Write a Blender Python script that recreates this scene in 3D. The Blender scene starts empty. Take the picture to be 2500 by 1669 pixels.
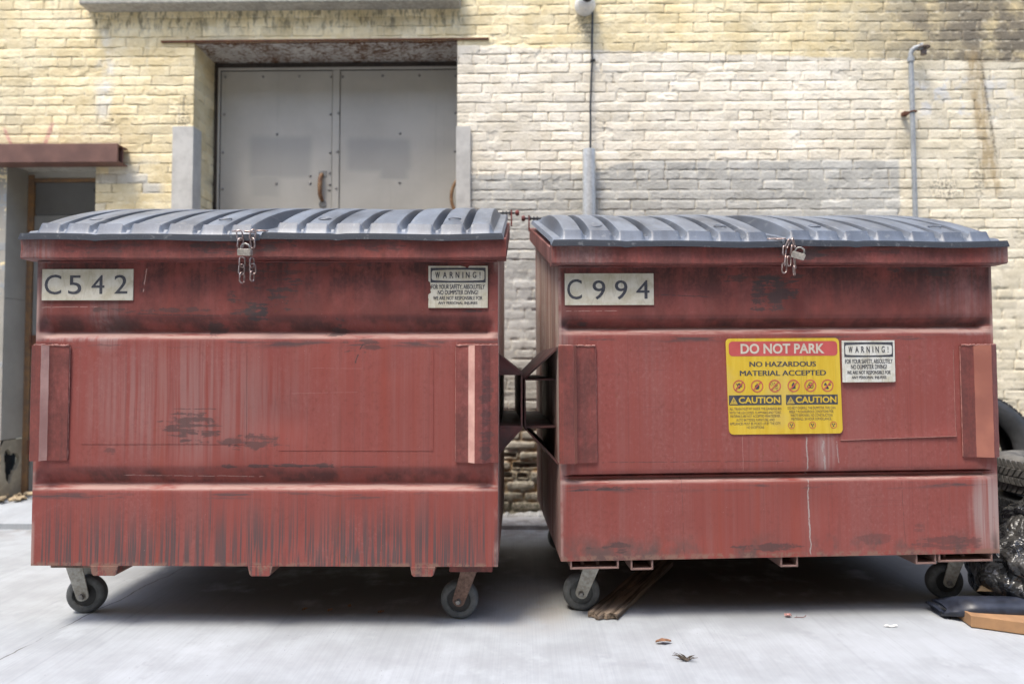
import bpy, bmesh, math, random
import numpy as np
from mathutils import Vector, Matrix, Euler
R = math.radians
sc = bpy.context.scene
col = sc.collection
random.seed(5)

# ------------------------------------------------------------------ camera
cam_d = bpy.data.cameras.new("camera")
cam = bpy.data.objects.new("camera", cam_d)
col.objects.link(cam)
cam.location = (0, 0, 1.05)
cam.rotation_euler = (R(91.84), 0, R(1.04))
cam_d.sensor_width = 36
cam_d.lens = 23.04
cam_d.clip_start = 0.05
cam_d.clip_end = 500
cam_d.dof.use_dof = True
cam_d.dof.focus_distance = 2.62
cam_d.dof.aperture_fstop = 1.25
sc.camera = cam

# ------------------------------------------------------------------ light
SUN_EL, SUN_AZ = 66.0, 220.0        # azimuth: compass-like angle the light comes from (180 = behind the camera)
world = bpy.data.worlds.new("World")
sc.world = world
world.use_nodes = True
wn = world.node_tree
bg = wn.nodes['Background']
sky = wn.nodes.new('ShaderNodeTexSky')
sky.sky_type = 'NISHITA'
sky.sun_disc = False
sky.sun_elevation = R(SUN_EL)
sky.sun_rotation = R(SUN_AZ)
sky.air_density = 1.0
sky.dust_density = 2.0
sky.ozone_density = 1.0
wn.links.new(sky.outputs[0], bg.inputs[0])
bg.inputs[1].default_value = 0.15
sun_d = bpy.data.lights.new("sun", 'SUN')
sun_d.energy = 1.1
sun_d.angle = R(16)
sun_d.color = (1.0, 0.93, 0.80)
sun = bpy.data.objects.new("sun", sun_d)
col.objects.link(sun)
az = R(SUN_AZ)
sdir = Vector((math.sin(az) * math.cos(R(SUN_EL)), math.cos(az) * math.cos(R(SUN_EL)), math.sin(R(SUN_EL))))
sun.rotation_euler = (-sdir).to_track_quat('-Z', 'Y').to_euler()
sun.location = (-3, -6, 9)
vs = sc.view_settings
vs.view_transform = 'Standard'
vs.look = 'None'
vs.exposure = 1.74
vs.gamma = 1
vs.use_curve_mapping = False


# ------------------------------------------------------------------ helpers
def tag(o, label=None, cat=None, group=None, kind=None):
    if label: o['label'] = label
    if cat: o['category'] = cat
    if group: o['group'] = group
    if kind: o['kind'] = kind
    return o


def empty(name, loc=(0, 0, 0), rz=0, parent=None):
    o = bpy.data.objects.new(name, None)
    o.empty_display_size = 0.2
    o.location = loc
    o.rotation_euler = (0, 0, rz)
    col.objects.link(o)
    if parent: o.parent = parent
    return o


class MB:
    """collects faces (with material slots) and links them as one mesh object"""
    def __init__(s):
        s.v = []; s.f = []; s.mi = []

    def add(s, vs_, fs, m=0):
        b = len(s.v)
        s.v += [tuple(p) for p in vs_]
        for f in fs:
            s.f.append(tuple(b + i for i in f)); s.mi.append(m)
        return s

    def hexa(s, p, m=0):   # 8 points: bottom 4 ccw, top 4 ccw
        return s.add(p, [(3, 2, 1, 0), (4, 5, 6, 7), (0, 1, 5, 4), (1, 2, 6, 5), (2, 3, 7, 6), (3, 0, 4, 7)], m)

    def box(s, x0, x1, y0, y1, z0, z1, m=0):
        return s.hexa([(x0, y0, z0), (x1, y0, z0), (x1, y1, z0), (x0, y1, z0), (x0, y0, z1), (x1, y0, z1), (x1, y1, z1), (x0, y1, z1)], m)

    def obox(s, c, size, rot, m=0):
        M = Euler(rot).to_matrix(); hx, hy, hz = [q / 2 for q in size]
        P = [(-hx, -hy, -hz), (hx, -hy, -hz), (hx, hy, -hz), (-hx, hy, -hz), (-hx, -hy, hz), (hx, -hy, hz), (hx, hy, hz), (-hx, hy, hz)]
        return s.hexa([Vector(c) + M @ Vector(p) for p in P], m)

    def prism(s, poly, y0, y1, m=0):    # polygon in x-z (ccw seen from -y) extruded y0 (front) .. y1
        n = len(poly)
        P = [(x, y0, z) for x, z in poly] + [(x, y1, z) for x, z in poly]
        F = [tuple(range(n)), tuple(range(2 * n - 1, n - 1, -1))]
        F += [((i + 1) % n, i, n + i, n + (i + 1) % n) for i in range(n)]
        return s.add(P, F, m)

    def flat(s, poly, y, m=0):
        return s.add([(x, y, z) for x, z in poly], [tuple(range(len(poly)))], m)

    def ring(s, cx, cz, r0, r1, y, m=0, n=32):
        P = []
        for i in range(n):
            a = 2 * math.pi * i / n
            P += [(cx + r0 * math.cos(a), y, cz + r0 * math.sin(a)), (cx + r1 * math.cos(a), y, cz + r1 * math.sin(a))]
        return s.add(P, [(2 * i, 2 * i + 1, (2 * i + 3) % (2 * n), (2 * i + 2) % (2 * n)) for i in range(n)], m)

    def tube(s, pts, r, n=10, m=0, closed=False, caps=True):
        pts = [Vector(p) for p in pts]; k = len(pts)
        rr = r if isinstance(r, (list, tuple)) else [r] * k
        V = []; ref = None
        for i, p in enumerate(pts):
            a = pts[(i - 1) % k] if (closed or i) else pts[0]
            b = pts[(i + 1) % k] if (closed or i < k - 1) else pts[-1]
            t = (b - a).normalized()
            if ref is None:
                ref = Vector((0, 0, 1)) if abs(t.z) < .9 else Vector((1, 0, 0))
            u = (ref - t * ref.dot(t)).normalized(); ref = u; w = t.cross(u)
            V += [p + (u * math.cos(2 * math.pi * j / n) + w * math.sin(2 * math.pi * j / n)) * rr[i] for j in range(n)]
        F = []
        for i in range(k if closed else k - 1):
            i2 = (i + 1) % k
            F += [(i * n + j, i * n + (j + 1) % n, i2 * n + (j + 1) % n, i2 * n + j) for j in range(n)]
        if caps and not closed:
            F += [tuple(range(n - 1, -1, -1)), tuple((k - 1) * n + j for j in range(n))]
        return s.add(V, F, m)

    def lathe(s, prof, c=(0, 0, 0), axis='z', n=32, m=0, rot=None, closed=False):   # prof: (radius, height)
        V = []; k = len(prof)
        for r_, h in prof:
            for j in range(n):
                a = 2 * math.pi * j / n
                q = Vector((r_ * math.cos(a), r_ * math.sin(a), h))
                if axis == 'y': q = Vector((q.x, -q.z, q.y))
                if axis == 'x': q = Vector((q.z, q.x, q.y))
                if rot: q = Euler(rot).to_matrix() @ q
                V.append(q + Vector(c))
        F = []
        for i in range(k if closed else k - 1):
            i2 = (i + 1) % k
            F += [(i * n + j, i * n + (j + 1) % n, i2 * n + (j + 1) % n, i2 * n + j) for j in range(n)]
        return s.add(V, F, m)

    def grid(s, P, m=0, flip=False):   # P: rows x cols of points
        rws, cls = len(P), len(P[0])
        V = [p for r_ in P for p in r_]
        F = []
        for i in range(rws - 1):
            for j in range(cls - 1):
                f = (i * cls + j, i * cls + j + 1, (i + 1) * cls + j + 1, (i + 1) * cls + j)
                F.append(f[::-1] if flip else f)
        return s.add(V, F, m)

    def build(s, name, mats, parent=None, loc=None, rot=None, bevel=0, smooth=None, segs=2):
        me = bpy.data.meshes.new(name)
        me.from_pydata(s.v, [], s.f)
        mats = mats if isinstance(mats, (list, tuple)) else [mats]
        for m_ in mats: me.materials.append(m_)
        if len(mats) > 1: me.polygons.foreach_set('material_index', s.mi)
        if smooth is not None:
            bm = bmesh.new(); bm.from_mesh(me)
            bmesh.ops.recalc_face_normals(bm, faces=bm.faces)
            for f in bm.faces: f.smooth = True
            for e in bm.edges:
                e.smooth = not (len(e.link_faces) != 2 or e.calc_face_angle(3) > R(smooth))
            bm.to_mesh(me); bm.free()
        me.update()
        o = bpy.data.objects.new(name, me)
        col.objects.link(o)
        if parent: o.parent = parent
        if loc: o.location = loc
        if rot: o.rotation_euler = rot
        if bevel:
            b = o.modifiers.new('bevel', 'BEVEL'); b.width = bevel; b.segments = segs; b.limit_method = 'ANGLE'; b.angle_limit = R(40)
        return o


def copy_tree(o, parent=None):
    c = o.copy(); col.objects.link(c)
    c.parent = parent
    for ch in list(o.children): copy_tree(ch, c)
    return c


_txt = {}
def text_faces(string, bold):
    key = (string, bold)
    if key not in _txt:
        cu = bpy.data.curves.new('t', 'FONT'); cu.body = string; cu.offset = bold; cu.resolution_u = 4
        o = bpy.data.objects.new('t', cu); col.objects.link(o)
        bpy.context.view_layer.update()
        me = o.to_mesh()
        V = [(v.co.x, v.co.y) for v in me.vertices]; F = [tuple(p.vertices) for p in me.polygons]
        o.to_mesh_clear(); bpy.data.objects.remove(o); bpy.data.curves.remove(cu)
        _txt[key] = (V, F)
    return _txt[key]


def put_text(mb, string, x0, x1, z0, z1, y, m=0, bold=0.0, fat=0.0):
    if fat:
        for k, dx in enumerate((-fat, fat)): put_text(mb, string, x0 + max(dx, -dx) * 0 + dx + fat * 0, x1 + dx, z0, z1, y - .00006 * (k + 1), m, bold)
    V, F = text_faces(string, bold)
    xs = [v[0] for v in V]; zs = [v[1] for v in V]
    ax, bx, az_, bz = min(xs), max(xs), min(zs), max(zs)
    if ',' in string and len(string) > 1:      # the comma hangs below the base line
        az_ = 0.0
    mb.add([(x0 + (vx - ax) / (bx - ax) * (x1 - x0), y, z0 + (vz - az_) / (bz - az_) * (z1 - z0)) for vx, vz in V], F, m)


# ------------------------------------------------------------------ node helper
class G:
    def __init__(s, name):
        s.m = bpy.data.materials.new(name); s.m.use_nodes = True
        s.t = s.m.node_tree; s.b = s.t.nodes['Principled BSDF']
        s._obj = None

    def N(s, ty, **kw):
        n = s.t.nodes.new(ty)
        for k, v in kw.items(): setattr(n, k, v)
        return n

    def L(s, v, inp):
        if isinstance(v, bpy.types.NodeSocket): s.t.links.new(v, inp)
        elif isinstance(v, (tuple, list)):
            inp.default_value = tuple(v) + (1,) if (len(v) == 3 and inp.type == 'RGBA') else tuple(v)
        else: inp.default_value = v

    def obj(s):
        if s._obj is None: s._obj = s.N('ShaderNodeTexCoord').outputs['Object']
        return s._obj

    def xyz(s, v=None):
        n = s.N('ShaderNodeSeparateXYZ'); s.L(v or s.obj(), n.inputs[0]); return n.outputs

    def M(s, op, a, b=None, c=None):
        n = s.N('ShaderNodeMath', operation=op)
        for i, q in enumerate((a, b, c)):
            if q is not None: s.L(q, n.inputs[i])
        return n.outputs[0]

    def scale(s, sc3, v=None, off=None):
        n = s.N('ShaderNodeVectorMath', operation='MULTIPLY_ADD')
        s.L(v or s.obj(), n.inputs[0]); n.inputs[1].default_value = sc3; n.inputs[2].default_value = off or (0, 0, 0)
        return n.outputs[0]

    def noise(s, scale=5, detail=3, rough=.55, v=None, dist=0, colour=False):
        n = s.N('ShaderNodeTexNoise')
        s.L(v or s.obj(), n.inputs['Vector'])
        n.inputs['Scale'].default_value = scale; n.inputs['Detail'].default_value = detail
        n.inputs['Roughness'].default_value = rough; n.inputs['Distortion'].default_value = dist
        return n.outputs['Color' if colour else 'Fac']

    def voro(s, scale=5, v=None, feature='F1', rnd=1):
        n = s.N('ShaderNodeTexVoronoi', feature=feature)
        s.L(v or s.obj(), n.inputs['Vector']); n.inputs['Scale'].default_value = scale; n.inputs['Randomness'].default_value = rnd
        return n.outputs['Distance']

    def ss(s, v, lo, hi, a=0., b=1.):     # smooth step
        n = s.N('ShaderNodeMapRange', interpolation_type='SMOOTHSTEP')
        s.L(v, n.inputs[0]); s.L(lo, n.inputs[1]); s.L(hi, n.inputs[2]); s.L(a, n.inputs[3]); s.L(b, n.inputs[4])
        return n.outputs[0]

    def mix(s, f, a, b, mode='MIX'):
        n = s.N('ShaderNodeMix', data_type='RGBA', blend_type=mode)
        s.L(f, n.inputs[0]); s.L(a, n.inputs[6]); s.L(b, n.inputs[7])
        return n.outputs[2]

    def mul(s, *a):
        r = a[0]
        for q in a[1:]: r = s.M('MULTIPLY', r, q)
        return r

    def mx(s, *a):
        r = a[0]
        for q in a[1:]: r = s.M('MAXIMUM', r, q)
        return r

    def band(s, v, lo, hi, soft):
        return s.mul(s.ss(v, lo - soft, lo + soft), s.ss(v, hi + soft, hi - soft) if False else s.M('SUBTRACT', 1.0, s.ss(v, hi - soft, hi + soft)))

    def blob(s, x, z, cx, cz, rx, rz, warp=None):     # soft ellipse, 1 in the middle
        a = s.M('DIVIDE', s.M('SUBTRACT', x, cx), rx); b = s.M('DIVIDE', s.M('SUBTRACT', z, cz), rz)
        d = s.M('ADD', s.M('MULTIPLY', a, a), s.M('MULTIPLY', b, b))
        return s.ss(d, 0.0, 1.0, 1.0, 0.0)

    def bump(s, h, strength=.3, dist=.01):
        n = s.N('ShaderNodeBump'); n.inputs['Strength'].default_value = strength; n.inputs['Distance'].default_value = dist
        s.L(h, n.inputs['Height']); s.t.links.new(n.outputs[0], s.b.inputs['Normal'])

    def out(s, color=None, rough=None, metal=None, spec=None):
        if color is not None: s.L(color, s.b.inputs['Base Color'])
        if rough is not None: s.L(rough, s.b.inputs['Roughness'])
        if metal is not None: s.L(metal, s.b.inputs['Metallic'])
        if spec is not None: s.L(spec, s.b.inputs['Specular IOR Level'])
        return s.m


def plain(name, c, rough=.6, metal=0., var=.25, scale=25, spec=.5, bump=.15, c2=None):
    g = G(name)
    n = g.noise(scale, 4, .6)
    n2 = g.noise(scale * .2, 3, .6)
    dark = c2 or tuple(q * (1 - var * 1.6) for q in c)
    f = g.ss(g.M('ADD', g.mul(n, .6), g.mul(n2, .4)), .35, .68)
    g.out(g.mix(f, dark, c), g.ss(n, .3, .7, rough - .08, rough + .1), metal, spec)
    if bump: g.bump(n, bump, .003)
    return g.m


# ------------------------------------------------------------------ materials
def red_paint(name, seed, stains, drips, groove, pale=(), body=True, dirt_top=1.0, lines=()):
    """weathered red paint; stains: (x, z, rx, rz, strength) dark scuffs in the bin's own metres"""
    g = G(name)
    P = g.obj(); x, y, z = g.xyz()
    off = (seed * 3.7, seed * 1.3, seed * 2.1)
    st = g.noise(1, 4, .62, v=g.scale((55, 40, 1.1), off=off))
    st2 = g.noise(1, 3, .6, v=g.scale((190, 120, 2.2), off=off))
    big = g.noise(1, 4, .6, v=g.scale((2.6, 2.6, 2.1), off=off))
    mid = g.noise(1, 4, .62, v=g.scale((9, 9, 6), off=off))
    fine = g.noise(140, 3, .6)
    red = g.mix(g.ss(big, .36, .64), (.242, .060, .049), (.255, .070, .061))
    chalk = g.M('ADD', g.mul(st, .65), g.mul(st2, .35))
    c = g.mix(g.mul(g.ss(g.M('ADD', g.mul(chalk, .6), g.mul(g.noise(1, 3, .6, v=g.scale((11, 9, .5), off=off)), .4)), .40, .68), .48), red, (.255, .112, .102))
    spk = g.noise(1, 5, .75, v=g.scale((70, 60, 60), off=off))
    c = g.mix(g.mul(g.ss(spk, .50, .66), g.ss(mid, .35, .62), .5), c, (.175, .048, .040))
    c = g.mix(g.mul(g.M('SUBTRACT', 1., g.ss(spk, .34, .47)), g.ss(big, .42, .60), .45), c, (.30, .13, .115))
    c = g.mix(g.mul(g.ss(g.noise(1, 2, .5, v=g.scale((14, 10, .5), off=off)), .56, .7), .35), c, (.27, .055, .035))
    # pale, faded places
    for (px, pz, rx, rz, k) in pale:
        c = g.mix(g.mul(g.blob(x, z, px, pz, rx, rz), g.ss(st, .3, .6), k), c, (.36, .29, .28))
    if not body:
        c = g.mix(g.mul(g.ss(g.M('ADD', g.M('ADD', g.mul(mid, .5), g.mul(st, .2)), g.mul(spk, .3)), .34, .60), .70 * dirt_top), c, (.085, .036, .034))
    # long rain streaks, a little darker
    c = g.mix(g.mul(g.ss(g.noise(1, 2, .5, v=g.scale((120, 90, .45), off=off)), .60, .72), .30), c, (.16, .055, .05))
    if body:
        c = g.mix(g.mul(g.ss(z, 1.10, 1.24), g.ss(mid, .15, .65), .66 * dirt_top), c, (.105, .034, .030))
        grime = g.mul(g.ss(z, 1.24, 1.46), g.ss(g.M('ADD', g.M('ADD', g.mul(mid, .45), g.mul(st, .25)), g.mul(spk, .3)), .43, .60), .85 * dirt_top)
        c = g.mix(grime, c, (.050, .028, .027))
        for (gt, gm, gb) in groove:     # scraped-in dirt in the pressed grooves
            band = g.mul(g.ss(z, gm - .004, gm + .010), g.M('SUBTRACT', 1., g.ss(z, gt - .03, gt + .012)))
            c = g.mix(g.mul(band, g.ss(mid, .40, .66), .72), c, (.045, .028, .028))
            rub = g.band(z, gb - .030, gb - .008, .012)
            c = g.mix(g.mul(rub, g.ss(g.noise(1, 4, .7, v=g.scale((4, 4, 40), off=off)), .52, .62), .8), c, (.075, .06, .062))
            edge = g.band(z, gb + .002, gm - .004, .006)
            c = g.mix(g.mul(edge, g.ss(g.noise(1, 4, .7, v=g.scale((5, 4, 60), off=off)), .30, .55), .75), c, (.40, .27, .235))  # lower groove face made pale as a painted highlight
    if drips:
        wv = g.M('ADD', g.mul(g.noise(1, 3, .65, v=g.scale((165, 60, 1.5), off=off)), .65), g.mul(g.noise(1, 2, .5, v=g.scale((48, 60, 1.0), off=off)), .35))
        top = g.M('ADD', g.mul(g.noise(1, 2, .5, v=g.scale((30, 20, .0), off=off)), .26), .36)
        d = g.mul(g.M('SUBTRACT', 1., g.ss(z, g.M('SUBTRACT', top, .18), g.M('ADD', top, .06))), g.ss(wv, .46, .56))
        c = g.mix(g.mul(d, .86), c, (.080, .066, .068))
    else:
        low = g.mul(g.M('SUBTRACT', 1., g.ss(z, .27, .38)), g.ss(mid, .45, .66))
        c = g.mix(g.mul(low, .8), c, (.085, .07, .066))
    sv = g.noise(1, 7, .76, v=g.scale((7, 9, 52), off=off), dist=.4)
    sv2 = g.noise(1, 3, .6, v=g.scale((16, 9, 14), off=off))
    for (px, pz, rx, rz, k) in stains:
        bl = g.blob(x, z, px, pz, rx, rz)
        th = g.M('SUBTRACT', .64, g.mul(bl, .165))
        c = g.mix(g.mul(g.ss(g.M('ADD', g.mul(sv, .62), g.mul(sv2, .38)), th, g.M('ADD', th, .032)), g.ss(bl, 0.01, .12), g.M('MULTIPLY', k, .85)), c, (.062, .048, .048))
    if body:
        ex = g.mx(g.M('SUBTRACT', 1., g.ss(x, .004, .016)), g.ss(x, 1.812, 1.826))
        c = g.mix(g.mul(ex, g.ss(mid, .40, .62), .6), c, (.42, .30, .27))
        lo = g.M('SUBTRACT', 1., g.ss(z, .262, .276))
        c = g.mix(g.mul(lo, g.ss(g.noise(1, 4, .7, v=g.scale((30, 5, 30), off=off)), .45, .56), .8), c, (.22, .13, .10))
        rustm = g.mul(g.ss(g.noise(1, 5, .75, v=g.scale((24, 9, 16), off=off)), .66, .71), g.ss(big, .45, .6))
        c = g.mix(g.mul(rustm, .8), c, (.17, .065, .025))
    # small chips
    ch = g.mul(g.M('SUBTRACT', 1., g.ss(g.voro(46), .03, .075)), g.ss(g.noise(12, 2), .56, .62))
    c = g.mix(g.mul(ch, .75), c, (.40, .25, .22))
    sc_ = g.ss(g.noise(1, 2, .4, v=g.scale((3, 3, 330), off=off)), .685, .70)
    c = g.mix(g.mul(sc_, g.ss(big, .55, .66), .4), c, (.12, .05, .05))
    # single scratches and runs: (x0, z0, x1, z1, half width, colour, strength)
    wob = g.M('SUBTRACT', g.noise(1, 4, .6, v=g.scale((20, 1, 20), off=off)), .5)
    for (ax, az_, bx, bz, hw, cc, k) in lines:
        lx, lz = bx - ax, bz - az_; L2 = lx * lx + lz * lz
        px_, pz_ = g.M('SUBTRACT', x, ax), g.M('SUBTRACT', z, az_)
        t = g.M('DIVIDE', g.M('ADD', g.M('MULTIPLY', px_, lx), g.M('MULTIPLY', pz_, lz)), L2)
        d_ = g.M('ADD', g.M('DIVIDE', g.M('SUBTRACT', g.M('MULTIPLY', px_, lz), g.M('MULTIPLY', pz_, lx)), math.sqrt(L2)), g.mul(wob, hw * 7))
        m_ = g.mul(g.M('SUBTRACT', 1., g.ss(g.M('ABSOLUTE', d_), hw * .5, hw * 1.2)), g.band(t, 0., 1., .02), g.ss(g.noise(1, 3, .6, v=g.scale((40, 1, 40), off=off)), .36, .5))
        c = g.mix(g.mul(m_, k), c, cc)
    g.out(c, g.ss(st, .3, .7, .50, .66), 0., .28)
    g.bump(g.M('ADD', g.mul(st2, .5), g.mul(fine, .5)), .10, .002)
    return g.m


def lid_plastic(name, seed):
    g = G(name)
    x, y, z = g.xyz()
    off = (seed * 2.3, seed, 0)
    d = g.noise(1, 4, .65, v=g.scale((7, 2.2, 3), off=off))
    f = g.noise(420, 2, .6)
    sp = g.M('SUBTRACT', 1., g.ss(g.voro(150), .05, .16))
    geo = g.N('ShaderNodeNewGeometry')
    nz = g.xyz(geo.outputs['Normal'])[2]
    dust = g.mul(g.ss(nz, -.25, .7), g.ss(g.M('ADD', g.mul(d, .7), g.mul(f, .3)), .22, .75))
    dust = g.mul(dust, g.ss(y, -.0642, -.0632))
    c = g.mix(g.mul(dust, .8), (.040, .046, .060), (.225, .27, .345))  # dust on upward faces, tinted blue to paint in reflected sky
    c = g.mix(g.mul(sp, g.ss(g.noise(9, 2), .45, .6), .6), c, (.42, .43, .45))
    c = g.mix(g.mul(g.ss(g.noise(1, 3, .6, v=g.scale((30, 5, 30), off=off)), .6, .7), .4), c, (.26, .27, .28))
    g.out(c, g.ss(f, .3, .7, .40, .54), 0., .7)
    g.bump(f, .2, .002)
    return g.m


def brick_paint():
    g = G('painted_brick')
    x, y, z = g.xyz()
    at_j = g.N('ShaderNodeAttribute', attribute_name='joint').outputs['Fac']
    at_b = g.N('ShaderNodeAttribute', attribute_name='brick').outputs['Fac']
    w = g.noise(1, 4, .65, v=g.scale((5, 1, 9)))
    wz = g.M('ADD', z, g.mul(g.M('SUBTRACT', w, .5), .06))
    wx = g.M('ADD', x, g.mul(g.M('SUBTRACT', w, .5), .05))
    big = g.noise(.9, 4, .6); mid = g.noise(4.5, 5, .65); fine = g.noise(60, 4, .65); vf = g.noise(220, 3, .6)
    yel = g.mix(g.ss(mid, .35, .68), (.75, .61, .34), (.92, .80, .53))
    yel = g.mix(g.mul(g.ss(big, .50, .64), .55), yel, (.60, .53, .37))
    wht = g.mix(g.ss(mid, .35, .65), (.76, .68, .53), (.87, .80, .66))
    gry = g.mix(g.ss(mid, .35, .65), (.46, .445, .395), (.555, .54, .485))
    tan_ = g.mix(g.ss(mid, .35, .65), (.62, .55, .39), (.76, .685, .52))
    # painting limits
    zl = g.M('SUBTRACT', 3.238, g.mul(g.M('MAXIMUM', g.M('ADD', x, .45), 0.), .040))
    below = g.M('SUBTRACT', 1., g.ss(g.M('SUBTRACT', wz, zl), -.008, .008))
    right = g.ss(wx, -.50, -.46)
    white_m = g.mul(below, right)
    c = g.mix(white_m, yel, wht)
    c = g.mix(g.mul(white_m, g.ss(wx, 1.9, 2.9), .8), c, tan_)
    g1 = g.mul(g.band(wx, -.47, .42, .02), g.M('SUBTRACT', 1., g.ss(wz, 2.33, 2.355)))
    g2 = g.mul(g.band(wx, .42, 2.545, .012), g.M('SUBTRACT', 1., g.ss(g.M('SUBTRACT', wz, g.mul(g.ss(wx, .45, .75), .07)), 2.345, 2.368)))
    c = g.mix(g.mx(g1, g2), c, gry)
    g3 = g.mul(g.band(wx, -2.98, -2.50, .05), g.M('SUBTRACT', 1., g.ss(wz, 2.30, 2.52)), g.ss(at_b, .25, .5))
    c = g.mix(g.mul(g3, .9), c, gry)
    # left pier with grey paint peeling
    g4 = g.mul(g.M('SUBTRACT', 1., g.ss(x, -3.55, -3.5)), g.M('SUBTRACT', 1., g.ss(wz, 2.2, 2.36)), g.ss(g.noise(7, 4, .6), .40, .46))
    c = g.mix(g4, c, (.34, .35, .345))
    # white over-paint streak and other marks on the yellow part
    c = g.mix(g.mul(g.blob(wx, z, -2.92, 3.03, .09, .42), g.ss(mid, .36, .6), .75), c, (.76, .75, .70))
    c = g.mix(g.mul(g.blob(wx, z, 2.95, 2.85, .5, .25), g.ss(g.noise(9, 3), .5, .62), .5), c, (.52, .57, .66))
    at_c = g.N('ShaderNodeAttribute', attribute_name='crack').outputs['Fac']
    # every brick a little different, mortar slightly paler
    var = g.ss(at_b, 0., 1., .90, 1.10)
    hsv = g.N('ShaderNodeHueSaturation'); g.L(var, hsv.inputs['Value']); g.L(c, hsv.inputs['Color']); hsv.inputs['Saturation'].default_value = 1.0
    c = hsv.outputs[0]
    # grime: blotches, soot at the upper right that also paints in dimmer light, brown run-off stain
    c = g.mix(g.mul(g.ss(g.M('ADD', g.mul(mid, .6), g.mul(fine, .4)), .54, .70), g.M('SUBTRACT', 1., g.mul(white_m, .75)), .42), c, (.30, .25, .15))
    c = g.mix(g.mul(g.ss(g.noise(1, 4, .7, v=g.scale((14, 1, 3.2))), .57, .70), g.M('SUBTRACT', 1., g.mul(white_m, .7)), .35), c, (.36, .31, .20))
    soot = g.mul(g.ss(g.M('ADD', x, g.mul(at_b, .5)), 1.9, 3.5), g.M('SUBTRACT', 1., below))
    c = g.mix(g.mul(soot, g.ss(mid, .25, .55), .92), c, (.13, .11, .085))
    sx = g.M('ADD', x, g.mul(g.M('SUBTRACT', z, 3.1), .13))
    stain = g.mul(g.band(sx, 3.00, 3.11, .03), g.band(wz, 2.20, 3.16, .08))
    c = g.mix(g.mul(stain, g.ss(g.noise(1, 4, .6, v=g.scale((22, 1, 5))), .28, .62), .72), c, (.36, .25, .11))
    c = g.mix(g.mul(g.band(sx, 3.10, 3.118, .01), g.band(wz, 2.42, 3.1, .1), g.ss(fine, .4, .55), .85), c, (.10, .085, .06))
    for (bx, bz, rx, rz) in ((2.85, 2.23, .16, .10), (3.08, 2.28, .05, .16), (2.86, 2.02, .05, .05), (.42, 3.36, .10, .12), (-2.36, 2.74, .05, .25)):
        c = g.mix(g.mul(g.blob(x, z, bx, bz, rx, rz), g.ss(fine, .46, .60), .8), c, (.12, .10, .075))
    drip_sill = g.mul(g.band(x, -3.05, -.42, .05), g.band(z, 3.36, 3.6, .07), g.ss(g.noise(1, 4, .7, v=g.scale((26, 1, 9))), .47, .62))
    c = g.mix(g.mul(drip_sill, .75), c, (.16, .14, .10))
    # bare, mossy masonry low down
    bare = g.M('SUBTRACT', 1., g.ss(g.M('ADD', z, g.mul(g.M('SUBTRACT', mid, .5), .8)), .30, .92))
    stone = g.mix(g.ss(mid, .35, .62), (.20, .17, .12), (.42, .38, .30))
    stone = g.mix(g.mul(at_j, g.ss(g.noise(6, 3), .42, .56)), stone, (.34, .19, .065))
    stone = g.mix(g.mul(g.M('SUBTRACT', 1., g.ss(z, .05, .35)), g.ss(fine, .45, .6), .7), stone, (.06, .065, .025))
    c = g.mix(g.mul(bare, .9), c, stone)
    # mortar lines: flaking, gritty
    c = g.mix(g.mul(at_j, g.ss(g.M('ADD', g.mul(fine, .5), g.mul(mid, .5)), .55, .66), .4), c, (.42, .34, .22))
    c = g.mix(g.mul(at_j, g.ss(g.noise(30, 3), .48, .62), .45), c, (.82, .75, .58))
    c = g.mix(g.mul(at_c, g.ss(g.noise(14, 3), .38, .62), .65), c, (.25, .19, .12))
    # tiny pits
    c = g.mix(g.mul(g.M('SUBTRACT', 1., g.ss(g.voro(34), .04, .09)), g.ss(g.noise(7, 2), .55, .62), .8), c, (.17, .13, .08))
    # two faint red spray marks and scattered pink specks
    m1 = g.band(g.M('ADD', x, g.mul(g.M('SUBTRACT', z, 2.65), .45)), -3.615, -3.59, .008)
    m2 = g.band(g.M('SUBTRACT', x, g.mul(g.M('SUBTRACT', z, 2.65), .32)), -3.315, -3.285, .008)
    m = g.mul(g.mx(g.mul(m1, g.band(z, 2.5, 2.68, .02)), g.mul(m2, g.band(z, 2.5, 2.72, .02))), g.ss(fine, .3, .55))
    c = g.mix(g.mul(m, .7), c, (.62, .25, .24))
    g.out(c, .62, 0., .25)
    g.bump(g.M('ADD', g.mul(fine, .65), g.mul(vf, .35)), .55, .006)
    return g.m


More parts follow.
